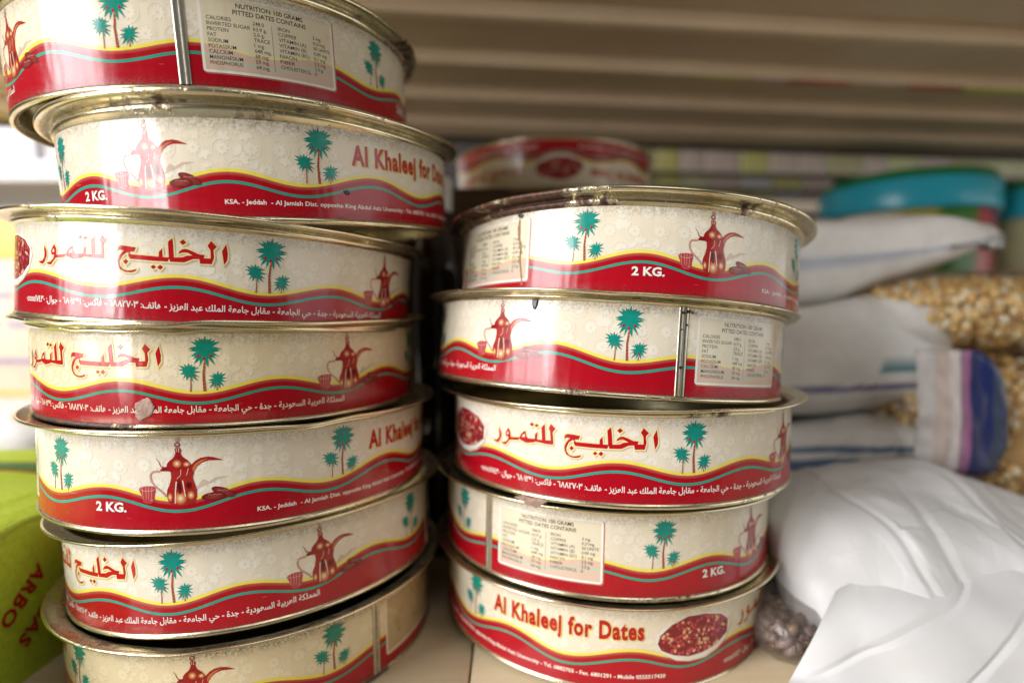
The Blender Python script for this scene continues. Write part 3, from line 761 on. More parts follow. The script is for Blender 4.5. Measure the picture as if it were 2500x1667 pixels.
TIN_POSE = {"L1": [-0.17949, 0.36866, 0.11219, 4.39, -2.426, -14.37],
 "L2": [-0.15461, 0.3706, 0.05428, 4.839, -0.54, 94.748],
 "L3": [-0.1804, 0.36778, -0.00236, 0.015, 3.203, 241.586],
 "L4": [-0.17917, 0.37458, -0.05092, 0.949, 0.887, 258.811],
 "L5": [-0.17091, 0.36656, -0.10156, -0.213, 0.147, 80.543],
 "L6": [-0.16765, 0.37894, -0.16075, -1.272, -3.192, 274.01],
 "L7": [-0.16933, 0.37763, -0.2101, 0.144, -0.928, 305.498],
 "R1": [0.07446, 0.38707, -0.00029, -5.329, 3.161, 75.237],
 "R2": [0.06105, 0.37934, -0.04582, -3.627, 3.84, 350.318],
 "R3": [0.07115, 0.38531, -0.09759, -1.093, 0.542, 264.237],
 "R4": [0.06431, 0.39925, -0.15319, -1.387, 1.247, 46.444],
 "R5": [0.06429, 0.40234, -0.20172, 0.335, 0.903, 180.029]}
GROUP = 'stacked round date tins'
TINS = {
 # key: (label, dents [(deg, width, dz, dr)], top rust [(deg, width, amp)], bottom rust, age, dirt)
 'L1': ('topmost tin of the left stack, metal seam and nutrition table facing out', [(60, 8, -.5, -.8)], [(80, 40, .5)], [(20, 60, .25)], .35, .8),
 'L2': ('second tin down the left stack, coffee pot near 2 KG., name cut off at right', [(95, 38, 2.2, 0), (30, 26, -1.8, -1.6), (158, 26, -1.8, -1.0)], [(105, 60, .34)], [(120, 25, .3)], .25, .7),
 'L3': ('third tin down the left stack, whole Arabic name, bowl at its left edge', [(230, 6, .2, -.4)], [(222, 7, .45)], [(250, 20, .2)], .15, .5),
 'L4': ('fourth tin down the left stack, buckled rim, torn brown paper on its red band', [(255, 9, -1.9, .6), (268, 5, -1.5, .5), (243, 5, -1.8, .3), (232, 6, -.9, .5), (300, 9, -.5, .5)], [(235, 9, .3)], [(240, 19, .95), (226, 9, .9)], .75, .55),
 'L5': ('fifth tin down the left stack, coffee pot in the middle, palms at left', [(118, 7, -.9, 1.0), (128, 6, .5, .3)], [(95, 20, .2)], [(130, 22, .35)], .1, .5),
 'L6': ('second tin from the bottom of the left stack, Arabic name cut by its left edge', [(300, 10, .4, -.4)], [(262, 14, .3)], [(290, 40, .25)], .15, .6),
 'L7': ('grimy bottom tin of the left stack, green palms and a brown worn panel', [(310, 8, -.9, .3)], [(285, 10, .45), (340, 30, .35)], [(350, 40, .6)], .9, 1.2),
 'R1': ('top tin of the right stack with a rusty bent rim', [(20, 14, -1.6, 1.4), (44, 9, -.7, -.3), (78, 14, -.6, .4)], [(40, 11, .75), (16, 16, .7), (58, 9, .5), (100, 22, .42)], [(70, 20, .2)], .2, .6),
 'R2': ('second tin down the right stack, black stained seam left of its nutrition table', [(342, 6, -.5, .4)], [(25, 14, .4), (300, 12, .3)], [(340, 40, .35)], .15, .75),
 'R3': ('third tin down the right stack with the whole red Arabic name', [(282, 9, .5, .2), (300, 6, -.6, -.6)], [(277, 12, .5)], [(300, 14, .4)], .1, .5),
 'R4': ('fourth tin down the right stack, blurred nutrition table at its left', [], [(40, 9, .2)], [(60, 24, .45)], .2, .6),
 'R5': ('bottom tin of the right stack, English name beside a bowl of dates', [(160, 9, .2, .3)], [(200, 14, .25)], [(190, 20, .2)], .3, .45),
}
def build_tin(key, label, M, dents, rt, rb, age, dirt, idx):
    root = thing('date_tin', (0, 0, 0), label, 'tin', GROUP); root.matrix_world = M
    kids = []
    def add(o): kids.append(o); return o
    add(link('tin_body', BODY_ME, None, root))
    add(ring_part('top_rim', RIM_PROF, M_TIN, 40 + idx, dents, rt, root, 288, .28, {'L1': 1.6, 'L2': 1.75, 'L3': 1.3, 'L4': 1.35, 'R1': 1.6}.get(key, 1.0)))
    add(ring_part('bottom_rim', BOT_PROF, M_TIN, 80 + idx, [], rb, root, 240, 0))
    lab = add(link('printed_label', LABEL_ME, None, root))
    add(link('side_seam', SEAM_ME, None, root))
    for nm, me in PRINTS:
        if key == 'L7' and nm == 'nutrition_panel':
            o = link(nm, NUT_WORN, None, lab); o['label'] = 'brown worn panel with its print rubbed away'
        else: o = link(nm, me, None, lab)
        add(o)
    for o in kids: o['seed'] = idx * 3.17; o['age'] = age; o['dirt'] = dirt
    return root, lab
ROOTS = {}
for idx, (key, (label, dents, rt, rb, age, dirt)) in enumerate(TINS.items()):
    x, y, z, tx, ty, rot = TIN_POSE[key]
    M = Matrix.Translation((x, y, z)) @ Matrix.Rotation(radians(tx), 4, 'X') @ Matrix.Rotation(radians(ty), 4, 'Y') @ Matrix.Rotation(radians(-rot), 4, 'Z')
    ROOTS[key] = build_tin(key, label, M, dents, rt, rb, age, dirt, idx)
# things stuck on single tins
blob('paper_scrap', [(258.3, 8.2), (258.7, 10.4), (260.2, 11.8), (261.6, 13.2), (262.5, 11.0), (263.2, 8.8), (262.9, 6.2), (262.4, 4.6), (261.0, 3.1), (259.9, 1.8), (258.9, 2.4), (258.5, 4.2), (258.9, 6.0)], .18, M_PAPER, ROOTS['L4'][0], .2, .5, 3)
blob('tar_drip', [(321.2, 43.6), (322.9, 43.6), (322.8, 40.6), (322.2, 38.4), (321.6, 38.9), (321.3, 40.6)], .5, M_BLACK, ROOTS['R2'][0], .1, .15, 5)
for k, (a, z) in enumerate([(.6, 40.9), (2.1, 41.6), (3.4, 41.2), (1.9, 35.0), (.7, 32.6), (1.0, 14.2)]):
    s = (.9, 1.3, .6, .7, .45, .8)[k]
    blob('tar_spot', [(a - s * .5, z - s * .7), (a + s * .4, z - s * .5), (a + s * .5, z + s * .6), (a - s * .4, z + s * .7)], .35, M_BLACK, ROOTS['R2'][0], .6, .5, 10 + k)
blob('tar_spot', [(33.2, 42.9), (35.0, 43.2), (35.6, 41.6), (34.6, 40.7), (33.7, 41.6)], .5, M_BLACK, ROOTS['R1'][0], .15, .3, 6)
dr = [(34.1, 40.5), (33.7, 36), (34.0, 31), (34.9, 26), (35.2, 22), (34.7, 18), (35.1, 14), (35.7, 9), (36.0, 4)]
blob('rust_streak', [(a - .22, z) for a, z in dr] + [(a + .25 + .15 * (i % 2), z) for i, (a, z) in reversed(list(enumerate(dr)))], .06, M_RUSTDRIP, ROOTS['R1'][0], .14, .35, 7)
blob('tar_spot', [(134.0, 13.6), (135.2, 14.6), (136.2, 12.6), (134.9, 11.8)], .2, M_BLACK, ROOTS['L2'][0], .12, .4, 8)

# the upside-down tin behind the right stack
M = Matrix.Translation((0.047, 0.655, 0.169)) @ Matrix.Rotation(radians(1), 4, 'X') @ Matrix.Rotation(pi, 4, 'Y') @ Matrix.Rotation(radians(-199), 4, 'Z')
ROOTS['B1'] = build_tin('B1', 'tin lying upside down on a carton behind the right stack, out of focus', M, [], [], [], .3, .5, 12)
# brown paper scrap caught between two tins of the right stack
q = TIN_POSE['R4']
Mr = Matrix.Translation(q[:3]) @ Matrix.Rotation(radians(q[3]), 4, 'X') @ Matrix.Rotation(radians(q[4]), 4, 'Y')
sv = [Mr @ Vector(p) for p in [(-.064, -.1045, .0506), (-.046, -.112, .0512), (-.053, -.1150, .0485), (-.0545, -.1140, .0490), (-.055, -.104, .0515)]]
me = pydata('paper_scrap', [tuple(v) for v in sv] + [tuple(v + Vector((0, 0, .0006))) for v in sv], [(0, 1, 2, 3, 4), (9, 8, 7, 6, 5)] + [(i, (i + 1) % 5, 5 + (i + 1) % 5, 5 + i) for i in range(5)], False)
tag(link('paper_scrap', me, M_PAPER), 'small brown scrap poking out between the third and fourth tins of the right stack', 'paper scrap')
# ------------------------------------------------------------------ shelf, back board, walls
SLOPE = .0360                        # the board sags a little to the left
def FZ(x): return -.2087 + SLOPE * x
sh = thing('shelf_board', (0, 0, FZ(0)), 'pale wood shelf board the tins stand on, with one board joint', 'shelf', None, (0, -math.atan(SLOPE), 0)); sh['kind'] = 'structure'
del sh['category'], sh['label']
for x0, x1 in ((-1.6, -0.0252), (-0.0238, 1.7)):
    for y0, y1 in ((0.06, 1.2),):
        link('plank', box_mesh('plank', x1 - x0, y1 - y0, .02, .0006, 1, ((x0 + x1) / 2, (y0 + y1) / 2, -.0102)), M_WOOD, sh)
YAW = radians(5.5)
us = thing('upper_shelf', (0, 0, .282), 'brown metal shelf overhead, its ribbed underside facing down', 'shelf', None, (0, radians(.2), YAW))
def rib_mesh(w):
    # section across the depth: a flat pan, a raised lip and a groove
    prof = [(0, 0), (0, -.011), (.004, -.0155), (.016, -.0155), (.021, -.0105), (w * .55, -.0085), (w - .020, -.0068), (w - .012, -.003), (w - .001, -.001), (w - .001, 0)]
    V, F = [], []
    for x in (-.75, 1.9):
        for y, z in prof: V.append((x, y, z))
    m = len(prof)
    for k in range(m): F.append((k, (k + 1) % m, m + (k + 1) % m, m + k))
    F += [tuple(range(m - 1, -1, -1)), tuple(range(m, 2 * m))]
    me = pydata('shelf_slat', V, F, False); bm = bmesh.new(); bm.from_mesh(me); bmesh.ops.recalc_face_normals(bm, faces=bm.faces); bm.to_mesh(me); bm.free()
    me.materials.append(M_SHELF); return me
RIB = rib_mesh(.098)
for k in range(7):
    o = link('shelf_slat', RIB, None, us); o.location = (0, .217 + k * .098, 0)
for x0, w, c in ((.30, .05, (.62, .60, .22)), (.365, .045, (.66, .50, .46)), (.415, .075, (.62, .20, .12)), (.56, .07, (.60, .20, .12)), (.64, .16, (.66, .64, .10))):
    s_ = box_mesh('reflection_streak', w, .012, .0006, 0, 1, (x0, 0, 0)); set_col(s_, [c] * 8)  # coloured strips painted in place of reflections on the slat
    o = link('reflection_streak', s_, M_PACK, us); o.location = (0, .315 + 3 * .098 + .010, -.0159)
link('back_beam', box_mesh('back_beam', 2.65, .010, .012, .003, 2, (.575, .911, -.003)), M_SHELFD, us)
link('shelf_deck', box_mesh('shelf_deck', 2.65, .72, .004, 0, 1, (.575, .56, .004)), M_SHELF, us)

rack = thing('display_rack', (0, 1.12, 0), 'brown slatted rack of packets seen under the upper shelf, perforated rail below', 'rack', None, (0, radians(.3), radians(3)))
for z in (.283, .2555, .2340): link('rail', box_mesh('rail', 2.1, .012, .006, .0015, 2, (.85, 0, z)), M_SHELFD, rack)
pr = link('perforated_rail', box_mesh('perforated_rail', 2.1, .012, .024, .002, 2, (.85, 0, .2185)), M_SHELF, rack)
HOLE = lathe('hole', [(.0001, 0), (.0065, 0), (.0072, -.0015)], 16); HOLE.materials.append(mat_simple('painted_hole_light', (.60, .58, .55), .3))  # pale discs stand in for the brightness behind the holes
for k in range(16):
    o = link('hole', HOLE, None, pr); o.location = (.235 + k * .0285, -.0068, .2185); o.rotation_euler = (pi / 2, 0, 0)
pk = random.Random(8)
PC = [((.78, .70, .22), 'yellow'), ((.80, .76, .42), 'pale yellow'), ((.78, .76, .68), 'cream'), ((.78, .60, .48), 'salmon'), ((.76, .74, .34), 'lemon'), ((.80, .78, .74), 'white'), ((.62, .55, .25), 'mustard'), ((.80, .62, .48), 'peach')]
ORD = ['leftmost'] + [w + ' from the left' for w in 'second third fourth fifth sixth seventh eighth ninth tenth eleventh twelfth thirteenth fourteenth fifteenth sixteenth seventeenth eighteenth'.split()]
for row, (z, h, xm) in enumerate(((.286, .046, 1.10), (.2585, .021, .66), (.2370, .018, .66))):
    x = .235; k = 0
    while x < xm:
        w = .048 + pk.random() * .032; c, cn = pk.choice(PC)
        bm_ = box_mesh('packet', w - .003, .05, h, .003, 2)
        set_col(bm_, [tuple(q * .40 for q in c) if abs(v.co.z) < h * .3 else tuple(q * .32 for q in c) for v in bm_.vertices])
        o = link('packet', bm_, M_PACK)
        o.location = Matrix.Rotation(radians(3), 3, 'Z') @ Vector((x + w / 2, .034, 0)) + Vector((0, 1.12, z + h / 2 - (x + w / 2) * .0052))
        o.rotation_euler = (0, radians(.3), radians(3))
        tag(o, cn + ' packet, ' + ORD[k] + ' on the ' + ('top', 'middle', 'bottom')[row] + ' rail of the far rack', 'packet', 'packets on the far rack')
        x += w; k += 1
link('back_board', box_mesh('back_board', 2.5, .02, 1.0, 0, 1, (.95, 1.215, .22)), M_BACK).__setitem__('kind', 'structure')
link('wall', box_mesh('wall', 6, .05, 3.2, 0, 1, (-1.5, 2.4, .6)), M_WALL).__setitem__('kind', 'structure')
link('ground', box_mesh('ground', 9, 8, .05, 0, 1, (0, .2, -1.2)), mat_simple('shop_floor', (.30, .28, .25), .35), None).__setitem__('kind', 'structure')

# carton under the upside-down tin, bottle beside it
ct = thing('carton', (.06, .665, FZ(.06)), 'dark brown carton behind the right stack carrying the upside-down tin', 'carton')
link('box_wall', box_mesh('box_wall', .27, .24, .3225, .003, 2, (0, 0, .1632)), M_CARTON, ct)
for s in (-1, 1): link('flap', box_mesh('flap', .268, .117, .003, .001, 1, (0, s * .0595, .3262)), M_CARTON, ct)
gap_blocker = thing('carton', (-.245, .70, FZ(-.245)), 'tall dark block added behind the left stack to keep light out of the gap', 'carton')  # added block, stops light entering the gap from behind
link('box_wall', box_mesh('box_wall', .28, .30, .30, .003, 2, (0, 0, .152)), M_CARTON, gap_blocker)
for s in (-1, 1): link('flap', box_mesh('flap', .278, .147, .003, .001, 1, (0, s * .0745, .3040)), M_CARTON, gap_blocker)
bt = thing('bottle', (-.066, .497, FZ(-.066)), 'dark bottle with a pale cap in the gap between the two stacks', 'bottle')
link('glass', lathe('glass', [(.0, 0), (.020, 0), (.022, .005), (.022, .24), (.019, .27), (.012, .29), (.012, .315)], 32), M_GLASSB, bt)
cp = lathe('cap', [(.0125, .300), (.0135, .302), (.0135, .327), (.011, .330), (0, .330)], 24); set_col(cp, [(.7, .68, .66)] * len(cp.vertices)); link('cap', cp, M_PLASTIC, bt)

def crumple(p, sc, k, sharp=6.5):
    q = p * sc
    d, pts = noise.voronoi(q)
    m = d[0]; W = 0; H = 0
    for dd, pt in zip(d, pts):
        w = math.exp(-sharp * (dd - m)); g = noise.cell_vector(pt * 13.7)
        g = Vector((g[0] - .5, g[1] - .5, g[2] - .5))
        H += w * ((q - pt).dot(g) + .5 * g.x); W += w
    return k * H / W / sc * 1.0
# ------------------------------------------------------------------ soft shapes
def sack_mesh(name, c, r, e1, e2, nu, nv, disp, colf=None, flat=False):
    V, F = [], []
    sg = lambda w, m: math.copysign(abs(w) ** m, w)
    cols = []
    for j in range(nv + 1):
        ph = -pi / 2 + pi * j / nv
        for i in range(nu):
            th = 2 * pi * i / nu
            n = Vector((sg(cos(ph), e1) * sg(cos(th), e2), sg(cos(ph), e1) * sg(sin(th), e2), sg(sin(ph), e1)))
            if flat and ph < 0 and j > 0: n = Vector((sg(cos(th), e2), sg(sin(th), e2), -(ph / (pi / 2)) ** 2))
            p = Vector((n.x * r[0], n.y * r[1], n.z * r[2]))
            nn = Vector((n.x / r[0], n.y / r[1], n.z / r[2])).normalized()
            p = p + nn * disp(p, nn)
            V.append((c[0] + p.x, c[1] + p.y, c[2] + p.z))
            if colf: cols.append(colf(p, th, ph))
    for j in range(nv):
        for i in range(nu):
            k = (i + 1) % nu
            F.append((j * nu + i, j * nu + k, (j + 1) * nu + k, (j + 1) * nu + i))
    me = pydata(name, V, F)
    if colf: set_col(me, cols)
    return me
def ridge(p, sc, oct=3, off=0):
    q = Vector((p.x * sc + off, p.y * sc + off * 1.7, p.z * sc - off)); s, a = 0, 1
    for k in range(oct):
        s += a * (1 - 2 * abs(noise.noise(q)))
        q = q * 2.03 + Vector((1.3, 2.1, .7)); a *= .5
    return s

# big white plastic bag at the right front
wb = thing('plastic_bag', (0, 0, 0), 'big crumpled white plastic bag in the right foreground, beside the right stack', 'bag')
def loft(name, grid, nu, nv, disp):
    """a smooth sheet through a grid of points, then creased along its normals"""
    def cr(p, t):
        n = len(p); x = t * (n - 1); k = min(int(x), n - 2); f = x - k
        a, b_, c, d = p[max(k - 1, 0)], p[k], p[k + 1], p[min(k + 2, n - 1)]
        return .5 * ((2 * b_) + (c - a) * f + (2 * a - 5 * b_ + 4 * c - d) * f * f + (3 * b_ - a - 3 * c + d) * f ** 3)
    g = [[Vector(q) for q in r] for r in grid]
    cols = [[cr([r[k] for r in g], j / nv) for k in range(len(g[0]))] for j in range(nv + 1)]
    P = [[cr(c, i / nu) for i in range(nu + 1)] for c in cols]
    V, F = [], []
    for j in range(nv + 1):
        for i in range(nu + 1):
            du = P[j][min(i + 1, nu)] - P[j][max(i - 1, 0)]; dv = P[min(j + 1, nv)][i] - P[max(j - 1, 0)][i]
            n = dv.cross(du).normalized()
            V.append(tuple(P[j][i] + n * disp(P[j][i], i / nu, j / nv)))
    for j in range(nv):
        for i in range(nu): a = j * (nu + 1) + i; F.append((a, a + nu + 1, a + nu + 2, a + 1))
    return pydata(name, V, F)
def bagd(p, s, t):
    w_ = p + Vector((.010 * noise.noise(p * 15), .010 * noise.noise(p * 15 + Vector((5, 1, 3))), .010 * noise.noise(p * 15 + Vector((1, 7, 2)))))
    q_ = Vector((w_.x * .9 + w_.z * .5, w_.y * .5, w_.z * .55 - w_.x * .25))
    return .0020 * ridge(q_, 12, 2, 3.3) + crumple(q_, 22, .30) + crumple(w_, 60, .10) - .0014 * max(0, 1 - abs(noise.noise(Vector((q_.x * 26, q_.y * 12, q_.z * 18)))) * 10)
o = link('bag_skin', loft('bag_skin', [[[0.222,0.545,-0.2046],[0.206,0.49,-0.2006],[0.233,0.498,-0.1997],[0.28,0.505,-0.198],[0.343,0.508,-0.1957],[0.404,0.505,-0.1935],[0.456,0.5,-0.1916]],[[0.212,0.51,-0.157],[0.196,0.455,-0.153],[0.223,0.463,-0.143],[0.27,0.47,-0.138],[0.333,0.473,-0.141],[0.394,0.47,-0.16],[0.446,0.465,-0.186]],[[0.204,0.455,-0.135],[0.188,0.4,-0.131],[0.215,0.408,-0.121],[0.262,0.415,-0.116],[0.325,0.418,-0.119],[0.386,0.415,-0.138],[0.438,0.41,-0.164]],[[0.19,0.431,-0.141],[0.174,0.376,-0.137],[0.188,0.355,-0.131],[0.219,0.346,-0.128],[0.27,0.344,-0.131],[0.322,0.345,-0.14],[0.369,0.345,-0.151]],[[0.189,0.417,-0.162],[0.173,0.362,-0.158],[0.178,0.334,-0.159],[0.204,0.32,-0.153],[0.248,0.315,-0.156],[0.296,0.315,-0.161],[0.339,0.315,-0.165]],[[0.194,0.405,-0.195],[0.178,0.35,-0.191],[0.178,0.324,-0.189],[0.195,0.306,-0.183],[0.236,0.297,-0.184],[0.28,0.296,-0.188],[0.32,0.296,-0.191]],[[0.206,0.409,-0.2053],[0.19,0.354,-0.2013],[0.178,0.32,-0.2013],[0.195,0.302,-0.2007],[0.236,0.293,-0.1992],[0.28,0.292,-0.1976],[0.32,0.292,-0.1962]]], 300, 220, bagd), M_WHITEBAG, wb)
o = link('folded_flap', loft('folded_flap', [[[0.187,0.314,-0.159],[0.223,0.327,-0.152],[0.265,0.327,-0.15],[0.31,0.325,-0.153],[0.354,0.325,-0.157]],[[0.176,0.306,-0.169],[0.206,0.305,-0.163],[0.245,0.302,-0.162],[0.287,0.3,-0.166],[0.328,0.3,-0.168]],[[0.166,0.302,-0.183],[0.192,0.293,-0.178],[0.235,0.288,-0.179],[0.275,0.287,-0.181],[0.315,0.287,-0.183]],[[0.154,0.3,-0.203],[0.182,0.289,-0.199],[0.23,0.281,-0.197],[0.27,0.28,-0.198],[0.308,0.28,-0.2]],[[0.138,0.28,-0.2022],[0.17,0.269,-0.2011],[0.222,0.261,-0.1994],[0.266,0.26,-0.198],[0.308,0.26,-0.1966]]], 260, 160, lambda p, s, t: min(1, .1 + s * 4) * (.0030 * noise.noise(Vector((p.x * 16 + p.z * 14, p.y * 8, p.z * 18 - p.x * 9))) + .0022 * noise.noise(Vector((p.x * 34 + p.z * 30, p.y * 12, p.x * 11))) - .0016 * max(0, 1 - abs(noise.noise(Vector((p.x * 20 - p.z * 26, p.y * 10, p.z * 12 + 3)))) * 9))), M_WHITEBAG, wb)
o.modifiers.new('thickness', 'SOLIDIFY').thickness = .0007

# clear bag of dates on the shelf, half under the white bag
db = thing('date_bag', (.168, .350, FZ(.168)), 'clear bag of brown dates on the shelf right of the bottom tin', 'bag')
dk_ = random.Random(12)
bmd = bmesh.new(); dcol = []
for k in range(300):
    x, y = dk_.uniform(-.016, .013), dk_.uniform(-.036, .030); z = .006 + dk_.random() * .014
    t = bmesh.ops.create_icosphere(bmd, subdivisions=1, radius=1)
    m_ = Matrix.Translation((x, y, z)) @ Euler((dk_.random() * 3, dk_.random() * 3, dk_.random() * 3)).to_matrix().to_4x4() @ Matrix.Diagonal((.0062, .0034, .0030, 1))
    bmesh.ops.transform(bmd, matrix=m_, verts=t['verts'])
    c = dk_.choice([(.17, .09, .04), (.12, .06, .03), (.20, .13, .10), (.26, .19, .16), (.09, .045, .03), (.22, .12, .05)])
    dcol += [c] * len(t['verts'])
me = bpy.data.meshes.new('dates'); bmd.to_mesh(me); bmd.free(); smooth(me); set_col(me, dcol)
tag(link('dates', me, M_KERNEL, db), kind='stuff')
link('film', sack_mesh('film', (0, .0, .0135), (.020, .040, .0145), .7, .8, 96, 48, lambda p, n: .003 * ridge(p, 18, 3, 2.2)), M_FILM_HAZY, db)

# three woven white bags stacked behind the right stack
def stripes(h, bands):
    def f(p, th, ph):
        z = p.z / h
        for lo, hi, c in bands:
            if lo <= z <= hi: return c
        return (.82, .805, .775)
    return f
BT, BB, BP = (.05, .22, .26), (.12, .20, .32), (.20, .18, .34)
def rice_bag(loc, r, label, bands, rot, seed, tip=0):
    t = thing('flour_bag', loc, label, 'bag', 'white bags stacked behind the right stack', rot)
    def dsp(p, n):
        return .004 * ridge(p, 7, 3, seed) + crumple(p, 12, .35)
    me = sack_mesh('bag_cloth', (0, 0, 0), r, .38, .26, 200, 140, dsp, stripes(r[2], bands))
    if tip:
        for v in me.vertices:
            k = max(0, (v.co.x - r[0] * .05) / (r[0] * .95)) ** 1.7; v.co.z = v.co.z * (1 - .15 * k) if v.co.z > 0 else v.co.z * (1 - k) + r[2] * .62 * k; v.co.y *= 1 - .35 * k
    link('bag_cloth', me, M_BAGPRINT, t)
    return t
rice_bag((.220, .640, .053), (.270, .115, .046), 'topmost white bag of the pile, its corner pointing right under the teal tubs', [(-.25, -.12, BT), (.0, .06, (.45, .5, .58))], (radians(5), radians(-.6), radians(-8)), 2.0, 1)
rice_bag((.196, .610, -.041), (.205, .115, .050), 'middle white bag of the pile with blue green stripes round it', [(-.28, -.15, BT), (-.62, -.52, BP)], (0, radians(-2), radians(-2)), 4.0)
rice_bag((.175, .600, -.150), (.205, .115, .052), 'lowest white bag of the pile with a dark blue grey stripe', [(.50, .60, BB), (.12, .40, BB), (-.32, -.2, (.04, .14, .15))], (0, radians(-1.5), radians(-2)), 6.0)

# two clear bags of golden corn
def corn_bag(loc, r, label, n, seed, band):
    t = thing('corn_bag', loc, label, 'bag', 'clear bags of golden corn')
    rr = random.Random(seed)
    V, F, Cc = [], [], []
    ico = bmesh.new(); bmesh.ops.create_icosphere(ico, subdivisions=1, radius=1)
    iv = [v.co.copy() for v in ico.verts]; fi = [[v.index for v in f.verts] for f in ico.faces]; ico.free()
    for k in range(n):
        th = rr.random() * 2 * pi; z = rr.uniform(-1, 1); q = sqrt(1 - z * z)
        sg = lambda w, m: math.copysign(abs(w) ** m, w)
        d = Vector((sg(q * cos(th), .75) * r[0], sg(q * sin(th), .75) * r[1], sg(z, .75) * r[2])) * (1 - .12 * rr.random())
        Mx = Matrix.Translation(d) @ Euler((rr.random() * 3, rr.random() * 3, rr.random() * 3)).to_matrix().to_4x4() @ Matrix.Diagonal((.0056, .0046, .0040, 1))
        b = len(V)
        V += [tuple(Mx @ v) for v in iv]; F += [tuple(b + i for i in f) for f in fi]
        c = rr.choice([(.80, .54, .20), (.83, .67, .38), (.78, .52, .20), (.84, .74, .54), (.70, .40, .13), (.80, .56, .24)])
        Cc += [c] * len(iv)
    me = pydata('kernels', V, F); set_col(me, Cc); tag(link('kernels', me, M_KERNEL, t), kind='stuff')
    core = sack_mesh('kernel_bed', (0, 0, 0), tuple(q * .90 for q in r), .75, .75, 48, 24, lambda p, n: 0, lambda p, a, b: (.60, .38, .15)); link('kernel_bed', core, M_KERNEL, t)
    link('film', sack_mesh('film', (0, 0, 0), tuple(q * 1.05 + .004 for q in r), .72, .72, 96, 64, lambda p, n: .003 * ridge(p, 14, 3, seed)), M_FILM, t)
    return t
corn_bag((.462, .570, .001), (.140, .100, .033), 'upper clear bag of golden corn lying right of the white bags', 2600, 3, False)
cb = corn_bag((.466, .570, -.117), (.140, .115, .087), 'lower clear bag of golden corn with a blue striped paper label', 2900, 5, True)
# its printed label: a curved sheet standing off the front left corner of the bag
LB = [(.0, (.58, .55, .54)), (.18, (.54, .45, .40)), (.36, (.58, .53, .51)), (.46, (.28, .17, .24)), (.52, (.30, .12, .24)), (.58, (.022, .03, .11)), (.70, (.016, .026, .12)), (.84, (.045, .06, .10)), (1.0, (.025, .035, .09))]
V, F, Cc = [], [], []
for j in range(13):
    t = j / 12
    for i in range(49):
        s = i / 48
        x = -.138 + .062 * s; y = -.120 - .010 * sin(pi * s * .6) - .004 * sin(pi * t) + .003 * ridge(Vector((s * .1, t * .1, 0)), 25, 2, 3)
        z = .088 - .100 * t
        if s > .62: z = z * (1 - .30 * ((s - .62) / .38) ** 2)
        c = LB[0][1]
        for p0, c0 in LB:
            if s >= p0: c = c0
        k_ = 1 + .25 * noise.noise(Vector((s * 9, t * 11, 0))); V.append((x, y, z)); Cc.append(tuple(q * k_ for q in c))
for j in range(12):
    for i in range(48): a = j * 49 + i; F.append((a, a + 1, a + 50, a + 49))
me = pydata('paper_label', V, F); set_col(me, Cc)
o = link('paper_label', me, M_PACK, cb); o.modifiers.new('thickness', 'SOLIDIFY').thickness = .001

# teal lidded tubs behind the bags
def tub(loc, label, seed):
    t = thing('plastic_tub', loc, label, 'tub', 'teal lidded tubs at the back of the shelf')
    h = loc[2]
    bot = FZ(loc[0]) - loc[2]
    b = lathe('tub_body', [(0, bot), (.10, bot), (.108, bot + .01), (.114, -.034), (.113, -.030), (0, -.03)], 64); rr = random.Random(seed)
    cs = []
    for v in b.vertices:
        a = math.degrees(atan2(v.co.x, -v.co.y))
        cs.append((.55, .50, .30) if a < -38 else (.42, .38, .06) if a < -12 else (.05, .22, .02) if a < 14 else (.50, .03, .03) if a < 30 else (.30, .02, .05) if a < 52 else (.7, .7, .68))
    set_col(b, cs); link('tub_body', b, M_PLASTIC, t)
    l = lathe('lid', [(.1135, -.030), (.119, -.031), (.1205, -.024), (.1205, .010), (.119, .013), (.108, .0135)], 64); set_col(l, [(.03, .44, .60)] * len(l.vertices)); link('lid', l, M_PLASTIC, t)
    l = lathe('lid_top', [(.116, .011), (.115, .020), (.112, .026), (.100, .029), (0, .030)], 64); set_col(l, [(.012, .20, .05)] * len(l.vertices)); link('lid_top', l, M_PLASTIC, t)
tub((.626, .90, .180), 'left teal lidded tub with a green lid centre behind the white bags', 1)
tub((.888, .915, .178), 'right teal lidded tub cut off by the right edge of the photo', 2)

# ------------------------------------------------------------------ left side: green sack, packets, lit shelving
gs = thing('rice_sack', (-.427, .35, FZ(-.427)), 'lime green woven sack with red lettering left of the left stack', 'sack')
GC = (.50, .66, .045)
def gdisp(p, n): return .0022 * ridge(p, 8, 3, 1.1) + crumple(p, 13, .22)
gm = sack_mesh('sack_cloth', (0, 0, .0505), (.134, .16, .0505), .11, .16, 240, 160, gdisp, lambda p, a, b: GC)
link('sack_cloth', gm, M_GREEN, gs)
from mathutils.bvhtree import BVHTree
def on_sack(pts, axis_o, ax_u, ax_v, dirn, off=.0007):
    tree = BVHTree.FromPolygons([v.co.copy() for v in gm.vertices], [tuple(p.vertices) for p in gm.polygons])
    out = []
    for u, v in pts:
        p = axis_o + ax_u * u + ax_v * v
        h = tree.ray_cast(p - dirn * .2, dirn)
        out.append(tuple((h[0] if h[0] else p) - dirn * off))
    return out
GM = Matrix.Translation(gs.location); GI = GM.inverted()
